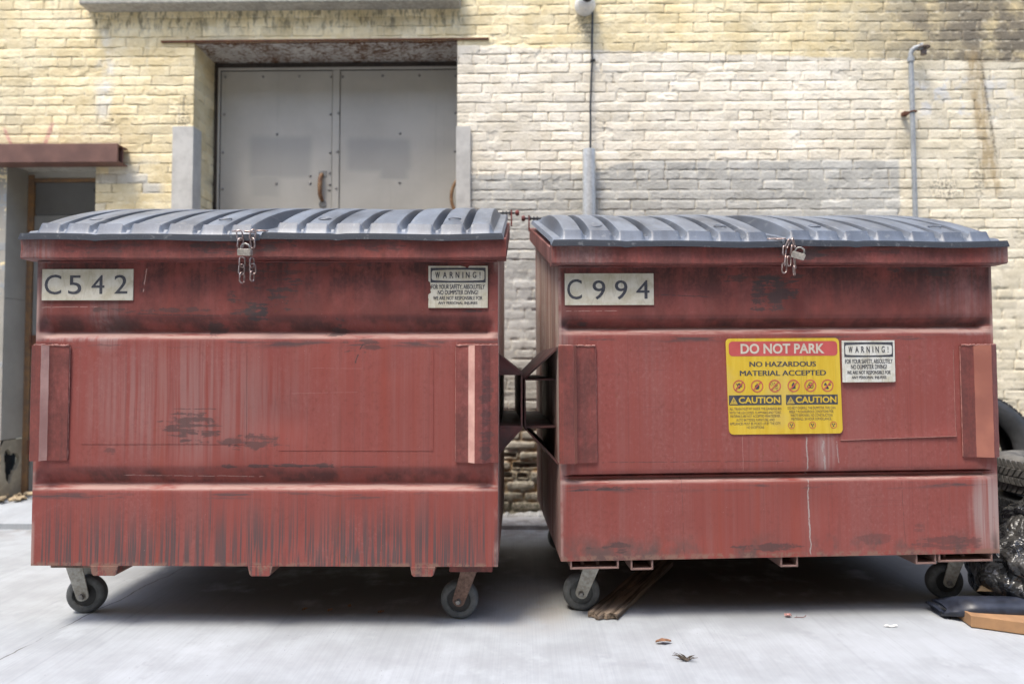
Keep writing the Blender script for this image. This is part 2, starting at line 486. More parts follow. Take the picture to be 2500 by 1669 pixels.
def concrete(name='concrete', a=(.305, .322, .338), b=(.395, .42, .447)):
    g = G(name)
    x, y, z = g.xyz()
    br = g.noise(1, 4, .62, v=g.scale((150, 1.1, 3)))
    br2 = g.noise(1, 3, .55, v=g.scale((34, .45, 3)))
    big = g.noise(.9, 5, .6); mid = g.noise(5, 5, .6); fine = g.noise(110, 4, .7)
    c = g.mix(g.ss(g.M('ADD', g.mul(big, .5), g.mul(mid, .5)), .36, .64), a, b)
    c = g.mix(g.mul(g.ss(br, .40, .62), .14), c, tuple(q * .72 for q in a))
    c = g.mix(g.mul(g.ss(br2, .56, .70), .16), c, tuple(q * .66 for q in a))
    c = g.mix(g.mul(g.ss(g.noise(2.4, 5, .62), .58, .72), .35), c, tuple(q * .6 for q in a))
    c = g.mix(g.mul(g.M('SUBTRACT', 1., g.ss(g.voro(13), .015, .045)), g.ss(g.noise(3, 2), .52, .6), .8), c, (.10, .09, .08))
    sp1 = g.mul(g.ss(g.noise(1, 5, .7, v=g.scale((5, 3.2, 3))), .60, .70), g.ss(g.noise(1.1, 2), .45, .6))
    c = g.mix(g.mul(sp1, .32), c, (.20, .20, .20))
    pale_ = g.mul(g.ss(g.noise(1, 5, .65, v=g.scale((3.1, 2.4, 3), off=(4, 2, 0))), .56, .68), .45)
    c = g.mix(pale_, c, tuple(min(.72, q * 1.14) for q in b))
    grit = g.mul(g.M('SUBTRACT', 1., g.ss(g.voro(38), .05, .11)), g.ss(g.noise(5, 3), .55, .63))
    c = g.mix(g.mul(grit, .7), c, (.15, .13, .11))
    wallside = g.mul(g.ss(y, 3.75, 4.15), g.ss(g.noise(7, 4, .6), .40, .62))
    c = g.mix(g.mul(wallside, .6), c, (.20, .18, .155))
    # dirty concrete under and between the containers, darkened as painted shade
    dirt_shade = g.mul(g.blob(x, y, -.9, 3.35, 1.35, .85), g.ss(mid, .15, .5))
    dirt_shade2 = g.mul(g.blob(x, y, 1.1, 3.45, 1.45, .85), g.ss(mid, .15, .5))
    c = g.mix(g.mul(g.mx(dirt_shade, dirt_shade2), .92), c, (.070, .062, .052))
    c = g.mix(g.mul(g.blob(x, y, .02, 2.85, .30, .35), g.ss(mid, .35, .65), .5), c, (.24, .20, .15))
    # old crack line running away from the camera
    cx = g.M('ADD', g.M('SUBTRACT', x, g.mul(g.M('SUBTRACT', y, 2.6), .10)), g.mul(g.M('SUBTRACT', g.noise(3.5, 4, .6), .5), .10))
    ln = g.M('SUBTRACT', 1., g.ss(g.M('ABSOLUTE', g.M('ADD', cx, 1.83)), .0015, .006))
    c = g.mix(g.mul(ln, g.ss(mid, .36, .5), .85), c, (.10, .095, .09))
    g.out(c, .82, 0., .25)
    g.bump(g.M('ADD', g.mul(br, .5), g.mul(fine, .5)), .35, .004)
    return g.m


M = {}
M['concrete'] = concrete()
M['sill'] = plain('sill_concrete', (.50, .47, .40), .85, var=.25, scale=40)
M['brick'] = brick_paint()
M['steel_galv'] = plain('galvanised_steel', (.62, .63, .62), .42, .3, .18, 60)
M['pipe_paint'] = plain('grey_blue_pipe_paint', (.38, .40, .41), .45, .1, .2, 60)
M['guard'] = plain('grey_steel_guard', (.58, .56, .51), .5, 0., .14, 18)
M['black_cable'] = plain('black_cable', (.022, .025, .03), .4, 0, .2, 80)
M['door_grey'] = None
M['rust'] = plain('rusty_steel', (.22, .095, .045), .8, 0, .4, 60, c2=(.09, .035, .02))
M['handle'] = plain('rusty_tan_handle', (.36, .22, .11), .6, .1, .35, 40, c2=(.16, .07, .03))
M['rust_frame'] = plain('rusty_orange_frame', (.27, .15, .065), .8, 0, .4, 30, c2=(.16, .10, .06))
M['lintel'] = plain('oxide_red_steel', (.20, .098, .074), .6, 0, .22, 9)
M['black'] = plain('black_void', (.006, .006, .006), .9, bump=0)
M['rubber'] = plain('wheel_rubber', (.115, .122, .125), .62, 0, .3, 50, c2=(.055, .058, .06))
M['rubber_dark'] = plain('wheel_core', (.040, .041, .042), .6, 0, .3, 70)
M['zinc'] = plain('dirty_zinc_fork', (.50, .50, .46), .5, .2, .3, 70, c2=(.28, .26, .22))
M['rust_fork'] = plain('rusted_fork', (.27, .17, .135), .75, .1, .35, 90, c2=(.10, .06, .045))
M['bolt'] = plain('bolt_metal', (.38, .37, .35), .4, .6, .3, 90)
M['chain'] = plain('chain_metal', (.48, .41, .39), .38, .75, .25, 120, c2=(.25, .17, .15))
M['lock'] = plain('padlock_metal', (.62, .57, .50), .38, .6, .25, 120)
M['tyre'] = plain('tyre_rubber', (.035, .037, .040), .58, 0, .3, 40)
M['tyre_dusty'] = plain('dusty_tyre_rubber', (.17, .165, .155), .8, 0, .3, 14, c2=(.05, .05, .05))
M['card'] = plain('cardboard', (.40, .225, .11), .85, 0, .3, 9, c2=(.22, .125, .065))
M['card_pale'] = plain('pale_cardboard', (.60, .43, .25), .8, 0, .15, 14)
M['wood'] = None
M['stick_white'] = plain('sticker_white', (.56, .54, .47), .5, 0, .14, 12, spec=.4, bump=.05)
M['stick_white2'] = plain('sticker_white_clean', (.66, .66, .63), .5, 0, .10, 12, spec=.4, bump=.05)
def sticker_mat(name, base, seed):
    g = G(name)
    x, y, z = g.xyz()
    off = (seed, 0, seed * 2)
    st = g.noise(1, 4, .65, v=g.scale((60, 1, 3.5), off=off)); bl = g.noise(1, 5, .65, v=g.scale((17, 1, 17), off=off)); fi = g.noise(1, 3, .7, v=g.scale((230, 1, 60), off=off))
    c = g.mix(g.ss(bl, .38, .66), base, tuple(q * k for q, k in zip(base, (.80, .77, .68))))
    c = g.mix(g.mul(g.ss(st, .57, .70), .55), c, (.34, .27, .17))
    c = g.mix(g.mul(g.ss(fi, .63, .72), .5), c, (.20, .17, .14))
    cr = g.M('ABSOLUTE', g.M('SUBTRACT', g.noise(1, 2, .5, v=g.scale((9, 1, 2.2), off=off)), .5))
    c = g.mix(g.mul(g.M('SUBTRACT', 1., g.ss(cr, .002, .007)), .18), c, (.22, .18, .13))
    g.out(c, .5, 0., .35); g.bump(bl, .12, .004)
    return g.m
M['stick_white'] = sticker_mat('aged_white_sticker', (.58, .555, .475), 1)
M['stick_white2'] = sticker_mat('newer_white_sticker', (.66, .66, .62), 5)
M['ink'] = plain('navy_black_ink', (.030, .034, .050), .55, 0, .45, 160, bump=0, c2=(.075, .075, .085))
M['yellow'] = None
M['band_red'] = plain('band_red', (.56, .10, .095), .5, 0, .14, 10, bump=0)
M['band_white'] = plain('band_white', (.66, .60, .50), .5, 0, .12, 20, bump=0)
M['white_plastic'] = plain('white_plastic', (.78, .77, .74), .4, 0, .08, 9, bump=.03)
M['lens'] = G('dark_glass').out((.012, .014, .02), .05, 0., .8)
M['leaf'] = plain('dry_leaf', (.34, .17, .09), .8, 0, .3, 90)
M['weed'] = plain('dry_weed', (.13, .10, .075), .9, 0, .3, 90)
M['paper'] = plain('paper', (.80, .79, .76), .8, 0, .06, 40)
M['plaster'] = plain('broken_plaster', (.60, .47, .30), .9, 0, .25, 30)
M['rim_white'] = plain('white_mortar_edge', (.62, .62, .60), .9, 0, .2, 40)


def door_mat():
    g = G('grey_door_paint')
    x, y, z = g.xyz()
    mid = g.noise(3, 4, .6); fine = g.noise(90, 3, .6)
    wx = g.M('ADD', x, g.mul(g.M('SUBTRACT', mid, .5), .04)); wz = g.M('ADD', z, g.mul(g.M('SUBTRACT', mid, .5), .05))
    c = g.mix(g.ss(mid, .3, .7), (.41, .388, .34), (.465, .442, .388))
    blue = (.295, .29, .27)
    p1 = g.mul(g.band(wx, -2.02, -1.56, .03), g.band(wz, 2.42, 2.72, .03))
    p2 = g.mul(g.band(wx, -1.30, -.83, .03), g.band(wz, 2.46, 2.70, .03))
    p3 = g.mul(g.band(wx, -1.05, -.85, .03), g.band(wz, 2.40, 2.5, .014))
    p4 = g.mul(g.band(wx, -2.0, -1.80, .03), g.band(wz, 2.27, 2.42, .014))
    c = g.mix(g.mul(g.mx(p1, p2, p3, g.mul(p4, .6)), .6), c, blue)
    c = g.mix(g.mul(g.ss(g.noise(1, 3, .6, v=g.scale((25, 2, 1))), .60, .74), .12), c, (.24, .225, .19))
    g.out(c, .42, 0., .4)
    g.bump(g.M('ADD', g.noise(7, 2), g.mul(fine, .06)), .10, .012)
    return g.m
M['door_grey'] = door_mat()


def soffit_mat():
    g = G('rusting_white_soffit')
    n = g.noise(1, 5, .7, v=g.scale((22, 42, 22)), dist=1.5)
    n2 = g.noise(4, 3, .6)
    c = g.mix(g.ss(g.noise(5, 3), .35, .65), (.42, .39, .35), (.55, .52, .47))
    c = g.mix(g.mul(g.ss(g.M('ADD', g.mul(n, .8), g.mul(n2, .25)), .515, .56), .97), c, (.13, .058, .022))
    return g.out(c, .75, 0., .3)
M['soffit'] = soffit_mat()


def wood_mat():
    g = G('weathered_wood')
    n = g.noise(1, 5, .65, v=g.scale((60, 3, 60)))
    c = g.mix(g.ss(n, .35, .62), (.07, .052, .038), (.26, .20, .15))
    g.out(c, .85, 0., .2); g.bump(n, .5, .004)
    return g.m
M['wood'] = wood_mat()


def yellow_mat():
    g = G('sticker_yellow')
    n = g.noise(1, 4, .6, v=g.scale((40, 40, 3))); m = g.noise(6, 3)
    c = g.mix(g.ss(n, .35, .7), (.60, .40, .030), (.66, .475, .055))
    c = g.mix(g.mul(g.ss(m, .52, .68), .45), c, (.55, .42, .14))
    c = g.mix(g.mul(g.ss(g.noise(1, 3, .6, v=g.scale((90, 90, 1.5))), .60, .70), .4), c, (.36, .25, .06))
    return g.out(c, .5, 0., .4)
M['yellow'] = yellow_mat()


def bag_mat(name, dust):
    g = G(name)
    n = g.noise(9, 4, .65)
    c = g.mix(g.mul(g.ss(n, .42, .68), dust), (.010, .011, .013), (.20, .19, .17))
    g.out(c, g.mix(g.ss(n, .4, .7), (.24,) * 3, (.24 + .4 * dust,) * 3), 0., .6)
    r1 = g.M('ABSOLUTE', g.M('SUBTRACT', g.noise(7, 3, .55, dist=1.2), .5)); r2 = g.M('ABSOLUTE', g.M('SUBTRACT', g.noise(17, 2, .5, dist=.8), .5))
    g.bump(g.M('ADD', r1, g.mul(r2, .5)), .9, .05)
    return g.m
M['bag'] = bag_mat('black_bag_plastic', .03)
M['bag_dusty'] = bag_mat('dusty_bag_plastic', .30)
M['foam'] = plain('navy_vinyl', (.030, .038, .062), .42, 0, .3, 20, c2=(.012, .014, .022))

GL = [(1.235, 1.176, 1.145), (.638, .575, .548)]
GR = [(1.237, 1.196, 1.164), (.606, .579, .556)]
M['red_a'] = red_paint('red_paint_left', 1,
    [(.93, 1.31, .26, .13, .95), (.90, 1.25, .22, .05, .9), (.62, .80, .20, .09, .8), (.86, .74, .20, .05, .75), (1.28, 1.12, .16, .05, .75),
     (.70, 1.19, .10, .05, .8), (1.18, 1.19, .12, .06, .85), (.50, 1.26, .40, .02, .7), (1.75, 1.26, .12, .025, .8), (1.0, .645, .55, .015, .9),
     (.10, 1.42, .15, .05, .6), (.85, 1.42, .35, .06, .75), (1.20, 1.45, .3, .03, .6), (.30, .70, .04, .02, .5)], True, GL,
    pale=[(.28, 1.24, .10, .17, .55), (.02, 1.35, .05, .2, .7), (.10, 1.15, .35, .02, .5), (.60, .9, .5, .3, .25)], lines=[(.435, 1.425, .422, 1.325, .0022, (.46, .32, .29), .9), (.427, 1.42, .415, 1.33, .002, (.07, .045, .045), .8), (.02, 1.272, .24, 1.274, .0012, (.46, .32, .29), .6), (.35, .605, .9, .600, .0015, (.46, .32, .29), .8), (.55, .87, .72, .868, .0018, (.07, .045, .045), .8), (.95, .645, 1.35, .642, .002, (.07, .045, .045), .9), (1.30, 1.125, 1.27, 1.05, .003, (.07, .045, .045), .85), (.40, 1.245, .75, 1.238, .002, (.07, .045, .045), .8), (1.02, .93, 1.28, .935, .0008, (.46, .32, .29), .3), (1.1, 1.03, 1.3, 1.028, .0008, (.46, .32, .29), .25)])
M['red_b'] = red_paint('red_paint_right', 2,
    [(.90, 1.33, .20, .13, .95), (.84, 1.40, .30, .05, .75), (1.55, 1.43, .25, .04, .8), (.08, 1.22, .09, .03, .9), (.9, 1.13, .25, .02, .7),
     (1.62, .30, .22, .05, .6), (.20, .30, .14, .04, .8), (.85, .29, .2, .03, .8), (1.5, .36, .07, .03, .4), (1.3, .32, .1, .04, .4), (.25, .54, .2, .015, .7)], False, GR,
    pale=[(1.79, .42, .10, .22, .8), (.02, .9, .05, .5, .5), (1.70, 1.35, .20, .2, .35), (1.75, 1.17, .15, .02, .5), (1.10, .68, .06, .12, .5)], lines=[(1.024, .735, 1.030, .256, .0030, (.36, .34, .33), .8), (1.09, .73, 1.10, .60, .004, (.36, .34, .33), .6), (1.15, .72, 1.155, .63, .003, (.36, .34, .33), .5), (.40, 1.33, .62, 1.318, .0022, (.07, .045, .045), .85), (.03, 1.262, .24, 1.262, .0012, (.46, .32, .29), .7), (.15, .645, .95, .640, .0015, (.07, .045, .045), .8), (.5, .60, .505, .27, .0012, (.07, .045, .045), .6), (1.42, .55, 1.43, .28, .0012, (.07, .045, .045), .6), (.75, 1.02, .755, .6, .001, (.46, .32, .29), .5), (.06, .535, .22, .541, .004, (.07, .045, .045), .8)])
M['red_trim_a'] = red_paint('red_trim_left', 3, [(.85, 1.50, .35, .06, .85), (.3, 1.50, .3, .05, .6), (1.35, 1.52, .3, .05, .6), (1.79, .8, .04, .4, .6)], False, [], pale=[(0, 1.5, .12, .2, .6)], body=False)
M['red_trim_b'] = red_paint('red_trim_right', 4, [(1.0, 1.50, .25, .05, .9), (1.4, 1.51, .2, .05, .6)], False, [], pale=[(.05, 1.5, .2, .3, .5), (1.85, 1.5, .1, .2, .6)], body=False)
M['red_plate'] = red_paint('red_worn_plate', 6, [], False, [], pale=[(.06, .9, .03, .4, .6)], body=False)
M['lit_worn_pink'] = plain('lit_worn_pink_ridge', (.72, .44, .37), .42, 0, .15, 9, c2=(.46, .24, .20))  # worn ridge paint kept pale to paint in side light on slanted faces
M['lit_worn_orange'] = plain('lit_worn_orange_ridge', (.40, .155, .105), .45, 0, .2, 7, c2=(.27, .10, .075))
def side_mat():
    g = G('side_lit_paint')
    x, y, z = g.xyz()
    st = g.noise(1, 4, .6, v=g.scale((30, 16, .6))); n = g.noise(5, 4, .6)
    c = g.mix(g.ss(st, .38, .62), (.33, .20, .175), (.50, .41, .36))  # pale tones paint in the side light on these panels
    c = g.mix(g.mul(g.ss(n, .5, .68), .5), c, (.30, .11, .10))
    c = g.mix(g.mul(g.M('SUBTRACT', 1., g.ss(z, .35, 1.0)), .6), c, (.20, .075, .07))  # painted shade, darker towards the bottom
    return g.out(c, .6, 0., .3)
M['side'] = side_mat()
M['pad'] = plain('dusty_pink_channel', (.24, .15, .13), .7, 0, .3, 50, c2=(.18, .11, .095))
M['red_dark'] = plain('dirty_dark_red', (.105, .034, .032), .6, 0, .4, 18, c2=(.03, .02, .02))
M['lid_a'] = lid_plastic('lid_plastic_left', 1)
M['lid_b'] = lid_plastic('lid_plastic_right', 2)

# ------------------------------------------------------------------ ground
W = 4.45            # y of the wall face
mb = MB()
xs = [-60, -12] + [-6 + .25 * i for i in range(49)] + [12, 60]
ys = [-60, -8] + [0.25 * i for i in range(-4, 17)] + [4.17]
rg = random.Random(2)
mb.grid([[(x, y, 0 if abs(x) > 7 or y < 0 else rg.uniform(-.0012, .0012)) for x in xs] for y in ys])
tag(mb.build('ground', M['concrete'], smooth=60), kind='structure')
mb = MB()           # raised concrete strip along the foot of the wall
mb.grid([[(x, y, z) for x in (-60, -6, -3, -1, 0, 1, 3, 6, 60)] for y, z in ((4.17, -.02), (4.171, .026), (4.175, .030), (W + .3, .032))])
tag(mb.build('pavement', concrete('concrete_strip', (.45, .45, .44), (.57, .57, .565))), kind='structure')

# ------------------------------------------------------------------ brick building
bld = empty('brick_building', (0, W, 0))
tag(bld, 'old brick building with peeling yellow, white and grey paint behind the dumpsters', 'building')


def hsh(ix, iy, s):
    n = (ix.astype(np.int64) * 374761393 + iy.astype(np.int64) * 668265263 + s * 974634541) & 0x7fffffff
    n = ((n ^ (n >> 13)) * 1274126177) & 0x7fffffff
    return ((n ^ (n >> 16)) & 0xffff) / 65535.0


def vn(x, y, s):
    ix, iy = np.floor(x), np.floor(y)
    fx, fy = x - ix, y - iy
    fx = fx * fx * (3 - 2 * fx); fy = fy * fy * (3 - 2 * fy)
    a = hsh(ix, iy, s); b = hsh(ix + 1, iy, s); c = hsh(ix, iy + 1, s); d = hsh(ix + 1, iy + 1, s)
    return (a * (1 - fx) + b * fx) * (1 - fy) + (c * (1 - fx) + d * fx) * fy


def fbm(x, y, s, o=3):
    r = 0; k = .5; t = 0
    for i in range(o):
        r = r + vn(x * 2 ** i, y * 2 ** i, s + i) * k; t += k; k *= .5
    return r / t


def sstep(v, a, b):
    t = np.clip((v - a) / (b - a), 0, 1)
    return t * t * (3 - 2 * t)


CH = .0678


def brick_field(X, Z):
    """relief of painted common-bond brickwork: outward height, joint mask, per-brick random value"""
    Zw = Z + .010 * (fbm(X * .8, Z * 1.3, 3) - .5) + .007 * (fbm(X * 5, Z * 6, 9) - .5) + .013
    row = np.floor(Zw / CH); zz = Zw - row * CH
    head = (np.mod(row, 6) == 4)
    ln = np.where(head, .108, .213)
    xo = X + np.where(np.mod(row, 2) > .5, .1065, 0) + np.where(head, .04, 0) + (hsh(row, row * 0, 5) - .5) * .07
    xo = xo + .018 * (vn(xo / ln * .97, row, 17) - .5)
    bi = np.floor(xo / ln); xx = xo - bi * ln
    r1, r2, r3 = hsh(bi, row, 1), hsh(bi, row, 2), hsh(bi, row, 3)
    low = 1 - sstep(Z + .25 * (fbm(X * 3, Z * 3, 77) - .5), .35, .92)
    jw = .0022 + .0026 * r1 + .006 * low
    wob = .0115 * (fbm(X * 16, Z * 20, 21) - .5) + .005 * (vn(X * 80, Z * 90, 25) - .5)
    dz = np.minimum(zz - .0015 * r2, CH - zz - .0015 * r3) - jw + wob
    dx = np.minimum(xx, ln - xx) - jw * (.6 + .5 * r3) + wob
    k = .014                                  # rounded corners
    d = np.where((dx < k) & (dz < k), k - np.sqrt(np.maximum(k - dx, 0) ** 2 + np.maximum(k - dz, 0) ** 2), np.minimum(dx, dz))
    face = sstep(d, -.0045, .0095)
    h = face * (.0014 + .0016 * r1)
    h = h + (r2 - .5) * .0022 * face + face * (xx / ln - .5) * (r3 - .5) * .0035
    h = h + .0044 * (fbm(X * 14, Z * 20, 31, 4) - .5) + .0018 * (vn(X * 110, Z * 120, 41) - .5)
    # open cracks along the bed joints and some head joints
    bed = np.abs(zz - .0030 - .012 * (fbm(X * 14, row * 7.3, 51) - .5))
    open_ = sstep(fbm(X * 9, row * 3.1, 61), .46, .55)
    crk = open_ * (1 - sstep(bed, .0006, .0036))
    h = h - .007 * crk
    hd = np.abs(np.minimum(xx, ln - xx) - .001 + .005 * (vn(Z * 60, bi, 55) - .5))
    crk2 = (hsh(bi, row, 7) > .55) * (1 - sstep(hd, .001, .004)) * (1 - face * .3)
    h = h - .006 * crk2
    crk = np.maximum(crk, crk2 * .8) * (1 - low)
    # spalled spots
    sp = sstep(fbm(X * 9, Z * 11, 71, 3), .70, .78)
    h = h - .0030 * sp
    # crumbled masonry low down
    miss = (hsh(bi, row, 8) > .72)
    h = h + low * (-.016 * (1 - face) - .045 * miss * face * sstep(d, 0, .02) + .022 * (fbm(X * 12, Z * 14, 81, 4) - .5))
    return h, 1 - face, r1, crk


def is_open(x, z):
    return ((x > -2.288) & (x < -.456) & (z < 3.272)) | ((x > -3.59) & (x < -2.966) & (z < 2.445)) | ((x > -2.60) & (x < -2.30) & (z > 6e9))


def wall_mesh(name, xs, zs, parent, mat, is_open=is_open, field=brick_field):
    X, Z = np.meshgrid(xs, zs)
    h, j, b, ck = field(X, Z)
    n, m_ = len(xs), len(zs)
    co = np.stack([X, -h, Z], -1).reshape(-1, 3).astype(np.float32)
    I = np.arange(n * m_).reshape(m_, n)
    q = np.stack([I[:-1, :-1], I[:-1, 1:], I[1:, 1:], I[1:, :-1]], -1).reshape(-1, 4)
    cx = (X[:-1, :-1] + X[1:, 1:]).reshape(-1) / 2; cz = (Z[:-1, :-1] + Z[1:, 1:]).reshape(-1) / 2
    q = q[~is_open(cx, cz)]
    me = bpy.data.meshes.new(name)
    me.vertices.add(len(co)); me.vertices.foreach_set('co', co.ravel())
    me.loops.add(q.size); me.loops.foreach_set('vertex_index', q.ravel().astype(np.int32))
    me.polygons.add(len(q)); me.polygons.foreach_set('loop_start', np.arange(0, q.size, 4, dtype=np.int32))
    me.polygons.foreach_set('use_smooth', np.ones(len(q), dtype=bool))
    me.update(calc_edges=True)
    for nm, arr in (('joint', j), ('brick', b), ('crack', ck)):
        a = me.attributes.new(nm, 'FLOAT', 'POINT'); a.data.foreach_set('value', arr.reshape(-1).astype(np.float32))
    me.materials.append(mat)
    o = bpy.data.objects.new(name, me); col.objects.link(o); o.parent = parent
    return o


xs = np.concatenate([np.arange(-9, -3.9, .03), np.arange(-3.9, 3.75, .0052), np.arange(3.75, 9, .03)])
zs = np.concatenate([np.arange(-.05, 1.15, .008), np.arange(1.15, 1.7, .010), np.arange(1.7, 3.66, .0040), np.arange(3.66, 9.0, .025)])
wall_mesh('brick_wall', xs, zs, bld, M['brick'])


def reveal(name, x, z0, z1, depth, mat):
    """brick return of an opening, facing +x: relief grid turned through a right angle"""
    ds = np.arange(-.004, depth, .006); zz = np.arange(z0, z1, .006)
    D, Z = np.meshgrid(ds, zz)
    h, j, b, ck = brick_field(D + 31.3, Z)
    n, m_ = len(ds), len(zz)
    P = np.stack([x + h - .004, D, Z], -1).reshape(-1, 3)
    I = np.arange(n * m_).reshape(m_, n)
    q = np.stack([I[:-1, :-1], I[:-1, 1:], I[1:, 1:], I[1:, :-1]], -1).reshape(-1, 4)
    me = bpy.data.meshes.new(name); me.from_pydata(P.tolist(), [], q.tolist())
    me.polygons.foreach_set('use_smooth', np.ones(len(q), dtype=bool))
    for nm, arr in (('joint', j), ('brick', b), ('crack', ck)):
        a = me.attributes.new(nm, 'FLOAT', 'POINT'); a.data.foreach_set('value', arr.reshape(-1).astype(np.float32))
    me.materials.append(mat)
    o = bpy.data.objects.new(name, me); col.objects.link(o); o.parent = bld
    return o

DA = .30     # depth of the loading door recess
reveal('door_reveal', -2.288, .03, 3.272, DA + .02, M['brick'])
mb = MB(); mb.box(-.456, -.38, .012, DA + .05, .03, 3.30)
mb.build('door_jamb', M['guard'], bld)
mb = MB(); mb.box(-2.52, -.24, -.016, .02, 3.274, 3.286)
mb.build('lintel_plate', M['rust'], bld, bevel=.002)
mb = MB(); mb.box(-2.30, -.44, .022, DA + .02, 3.270, 3.29)
mb.build('soffit', M['soffit'], bld)
mb = MB(); mb.box(-2.7, -.1, DA + .12, DA + .16, 0, 3.4)
mb.build('inner_wall', M['black'], bld)

# double steel loading door
door = MB()
DX0, DX1, DZ1 = -2.288, -.456, 3.272
door.box(DX0, DX1, DA, DA + .05, 3.232, DZ1 - .003)                 # head
door.box(DX0 + .002, DX0 + .028, DA - .004, DA + .05, .03, 3.232)          # left jamb
door.box(DX1 - .02, DX1, DA - .004, DA + .05, .03, 3.232)
dr = door.build('loading_door', plain('dark_door_frame', (.075, .058, .045), .8, 0, .4, 40), bld, bevel=.003)
tag(dr, 'double grey steel door')
mb = MB(); mb.box(DX0 + .030, DX1 - .02, DA - .014, DA - .002, 3.210, 3.228); mb.box(DX0 + .030, DX0 + .046, DA - .014, DA - .002, .03, 3.210)
mb.build('door_trim', M['door_grey'], dr, bevel=.003)
for (a, b) in ((DX0 + .048, -1.412), (-1.352, DX1 - .022)):
    mb = MB(); mb.box(a, b, DA, DA + .04, .03, 3.206)
    mb.build('door_leaf', M['door_grey'], dr, bevel=.003)
mb = MB(); mb.box(-1.408, -1.356, DA - .008, DA + .03, .03, 3.208)
mb.build('astragal', M['door_grey'], dr, bevel=.003)
bolts = [(-2.21, 3.165), (-1.93, 3.165), (-1.66, 3.165), (-1.422, 3.16), (-2.215, 2.885), (-1.424, 2.88), (-1.82, 2.735), (-2.22, 2.60), (-1.424, 2.595),
         (-1.57, 2.425), (-1.57, 2.37), (-1.425, 2.445), (-1.425, 2.36), (-1.43, 2.32), (-1.82, 2.37), (-2.22, 2.33), (-1.365, 2.885), (-1.37, 2.60), (-1.375, 2.33),
         (-1.04, 3.165), (-.77, 3.165), (-.50, 3.16), (-.50, 2.885), (-.91, 2.735), (-.505, 2.60), (-.91, 2.37), (-1.335, 3.16)]
mb = MB()
for (bx, bz) in bolts:
    yy = DA - (.008 if -1.41 < bx < -1.355 else 0)
    mb.lathe([(.0002, .008), (.005, .0075), (.009, .004), (.0105, 0)], (bx, yy, bz), 'y', 10)
b0 = mb.build('rivets', M['bolt'], dr, smooth=50); b0['kind'] = 'stuff'
mb = MB()
hx, hz = -1.478, 2.338
mb.tube([(hx - .004, DA - .004, hz + .095), (hx - .006, DA - .018, hz + .085), (hx - .010, DA - .028, hz + .06), (hx - .012, DA - .030, hz), (hx - .010, DA - .028, hz - .06), (hx - .004, DA - .018, hz - .088), (hx, DA - .004, hz - .1)],
        [.013, .014, .0155, .016, .0155, .014, .012], 10)
hd = mb.build('door_handle', M['handle'], dr, smooth=60)
mb = MB(); mb.box(hx - .028, hx + .028, DA - .006, DA, hz + .08, hz + .125)
mb.build('handle_plate', M['bolt'], dr, bevel=.002)
mb = MB(); mb.lathe([(.0002, .007), (.025, .006), (.03, 0)], (hx + .002, DA, hz - .125), 'y', 18)
mb.build('handle_plate', M['bolt'], dr, bevel=.002)
mb = MB()
mb.tube([(-.40 - .125 * math.sin(a), DA - .05, 2.25 + .165 * math.cos(a)) for a in [R(10 + 8 * i) for i in range(21)]], .012, 8)
mb.build('pull_handle', M['handle'], dr, smooth=60)

# window sill above, steel corner guards
mb = MB(); mb.box(-3.035, -.435, -.112, .05, 3.495, 3.70)
mb.build('window_sill', M['sill'], bld, bevel=.008)
mb = MB(); mb.box(-2.424, -2.278, -.020, -.012, .03, 2.682); mb.box(-2.288, -2.278, -.012, .095, .03, 2.682)
mb.build('corner_guard', M['guard'], bld, bevel=.002)
mb = MB(); mb.box(-.463, -.364, -.020, -.012, .03, 2.670); mb.box(-.463, -.455, -.012, .095, .03, 2.670)
mb.build('corner_guard', M['guard'], bld, bevel=.002)

# side door at the far left, under a steel beam
mb = MB(); mb.box(-6, -2.738, -.125, -.112, 2.403, 2.530)
mb.box(-6, -2.740, -.1118, -.006, 2.404, 2.414); mb.box(-6, -2.740, -.1118, -.006, 2.519, 2.529)
mb.box(-6, -2.742, -.060, -.050, 2.4145, 2.5185)
mb.build('steel_lintel', M['lintel'], bld, bevel=.003)
mb = MB(); mb.box(-3.62, -2.94, .02, .24, 2.432, 2.50)
mb.build('soffit', M['sill'], bld)
DB = .20
pm = plain('grey_reveal_paint', (.40, .375, .32), .6, 0, .12, 6)
pm2 = plain('grey_reveal_paint_low', (.30, .30, .28), .6, 0, .16, 6)
mb = MB(); mb.box(-3.66, -3.588, -.002, DB + .02, 1.50, 2.432)
mb.box(-3.66, -3.586, -.004, DB + .02, .52, 1.498)
mb.build('reveal_lining', [pm], bld, bevel=.002)
# lower corner of the lining broken open
mb = MB()
N = 26; cz_, cy_ = .34, .06
outer = [(-.002, .03), (DB + .02, .03), (DB + .02, .515), (-.002, .515)]
ringp = []
for i in range(N):
    a = 2 * math.pi * i / N
    rr_ = .085 + .02 * math.sin(3 * a + 1) + random.uniform(-.012, .012)
    ringp.append((cy_ + .030 + .75 * rr_ * math.cos(a), cz_ + 1.2 * rr_ * math.sin(a)))
def to_rect(a):
    cx0, cz0 = cy_ + .03, cz_
    dx_, dz_ = math.cos(a), math.sin(a)
    t = min([((DB + .02 - cx0) / dx_) if dx_ > 1e-6 else 9, ((-.002 - cx0) / dx_) if dx_ < -1e-6 else 9, ((.515 - cz0) / dz_) if dz_ > 1e-6 else 9, ((.03 - cz0) / dz_) if dz_ < -1e-6 else 9])
    return (cx0 + dx_ * t, cz0 + dz_ * t)
V = []; F = []
for i in range(N):
    a = 2 * math.pi * i / N
    oy, oz = to_rect(a)
    V += [(-3.587, oy, oz), (-3.587, ringp[i][0], ringp[i][1]), (-3.615, ringp[i][0] + .004, ringp[i][1] + .003)]
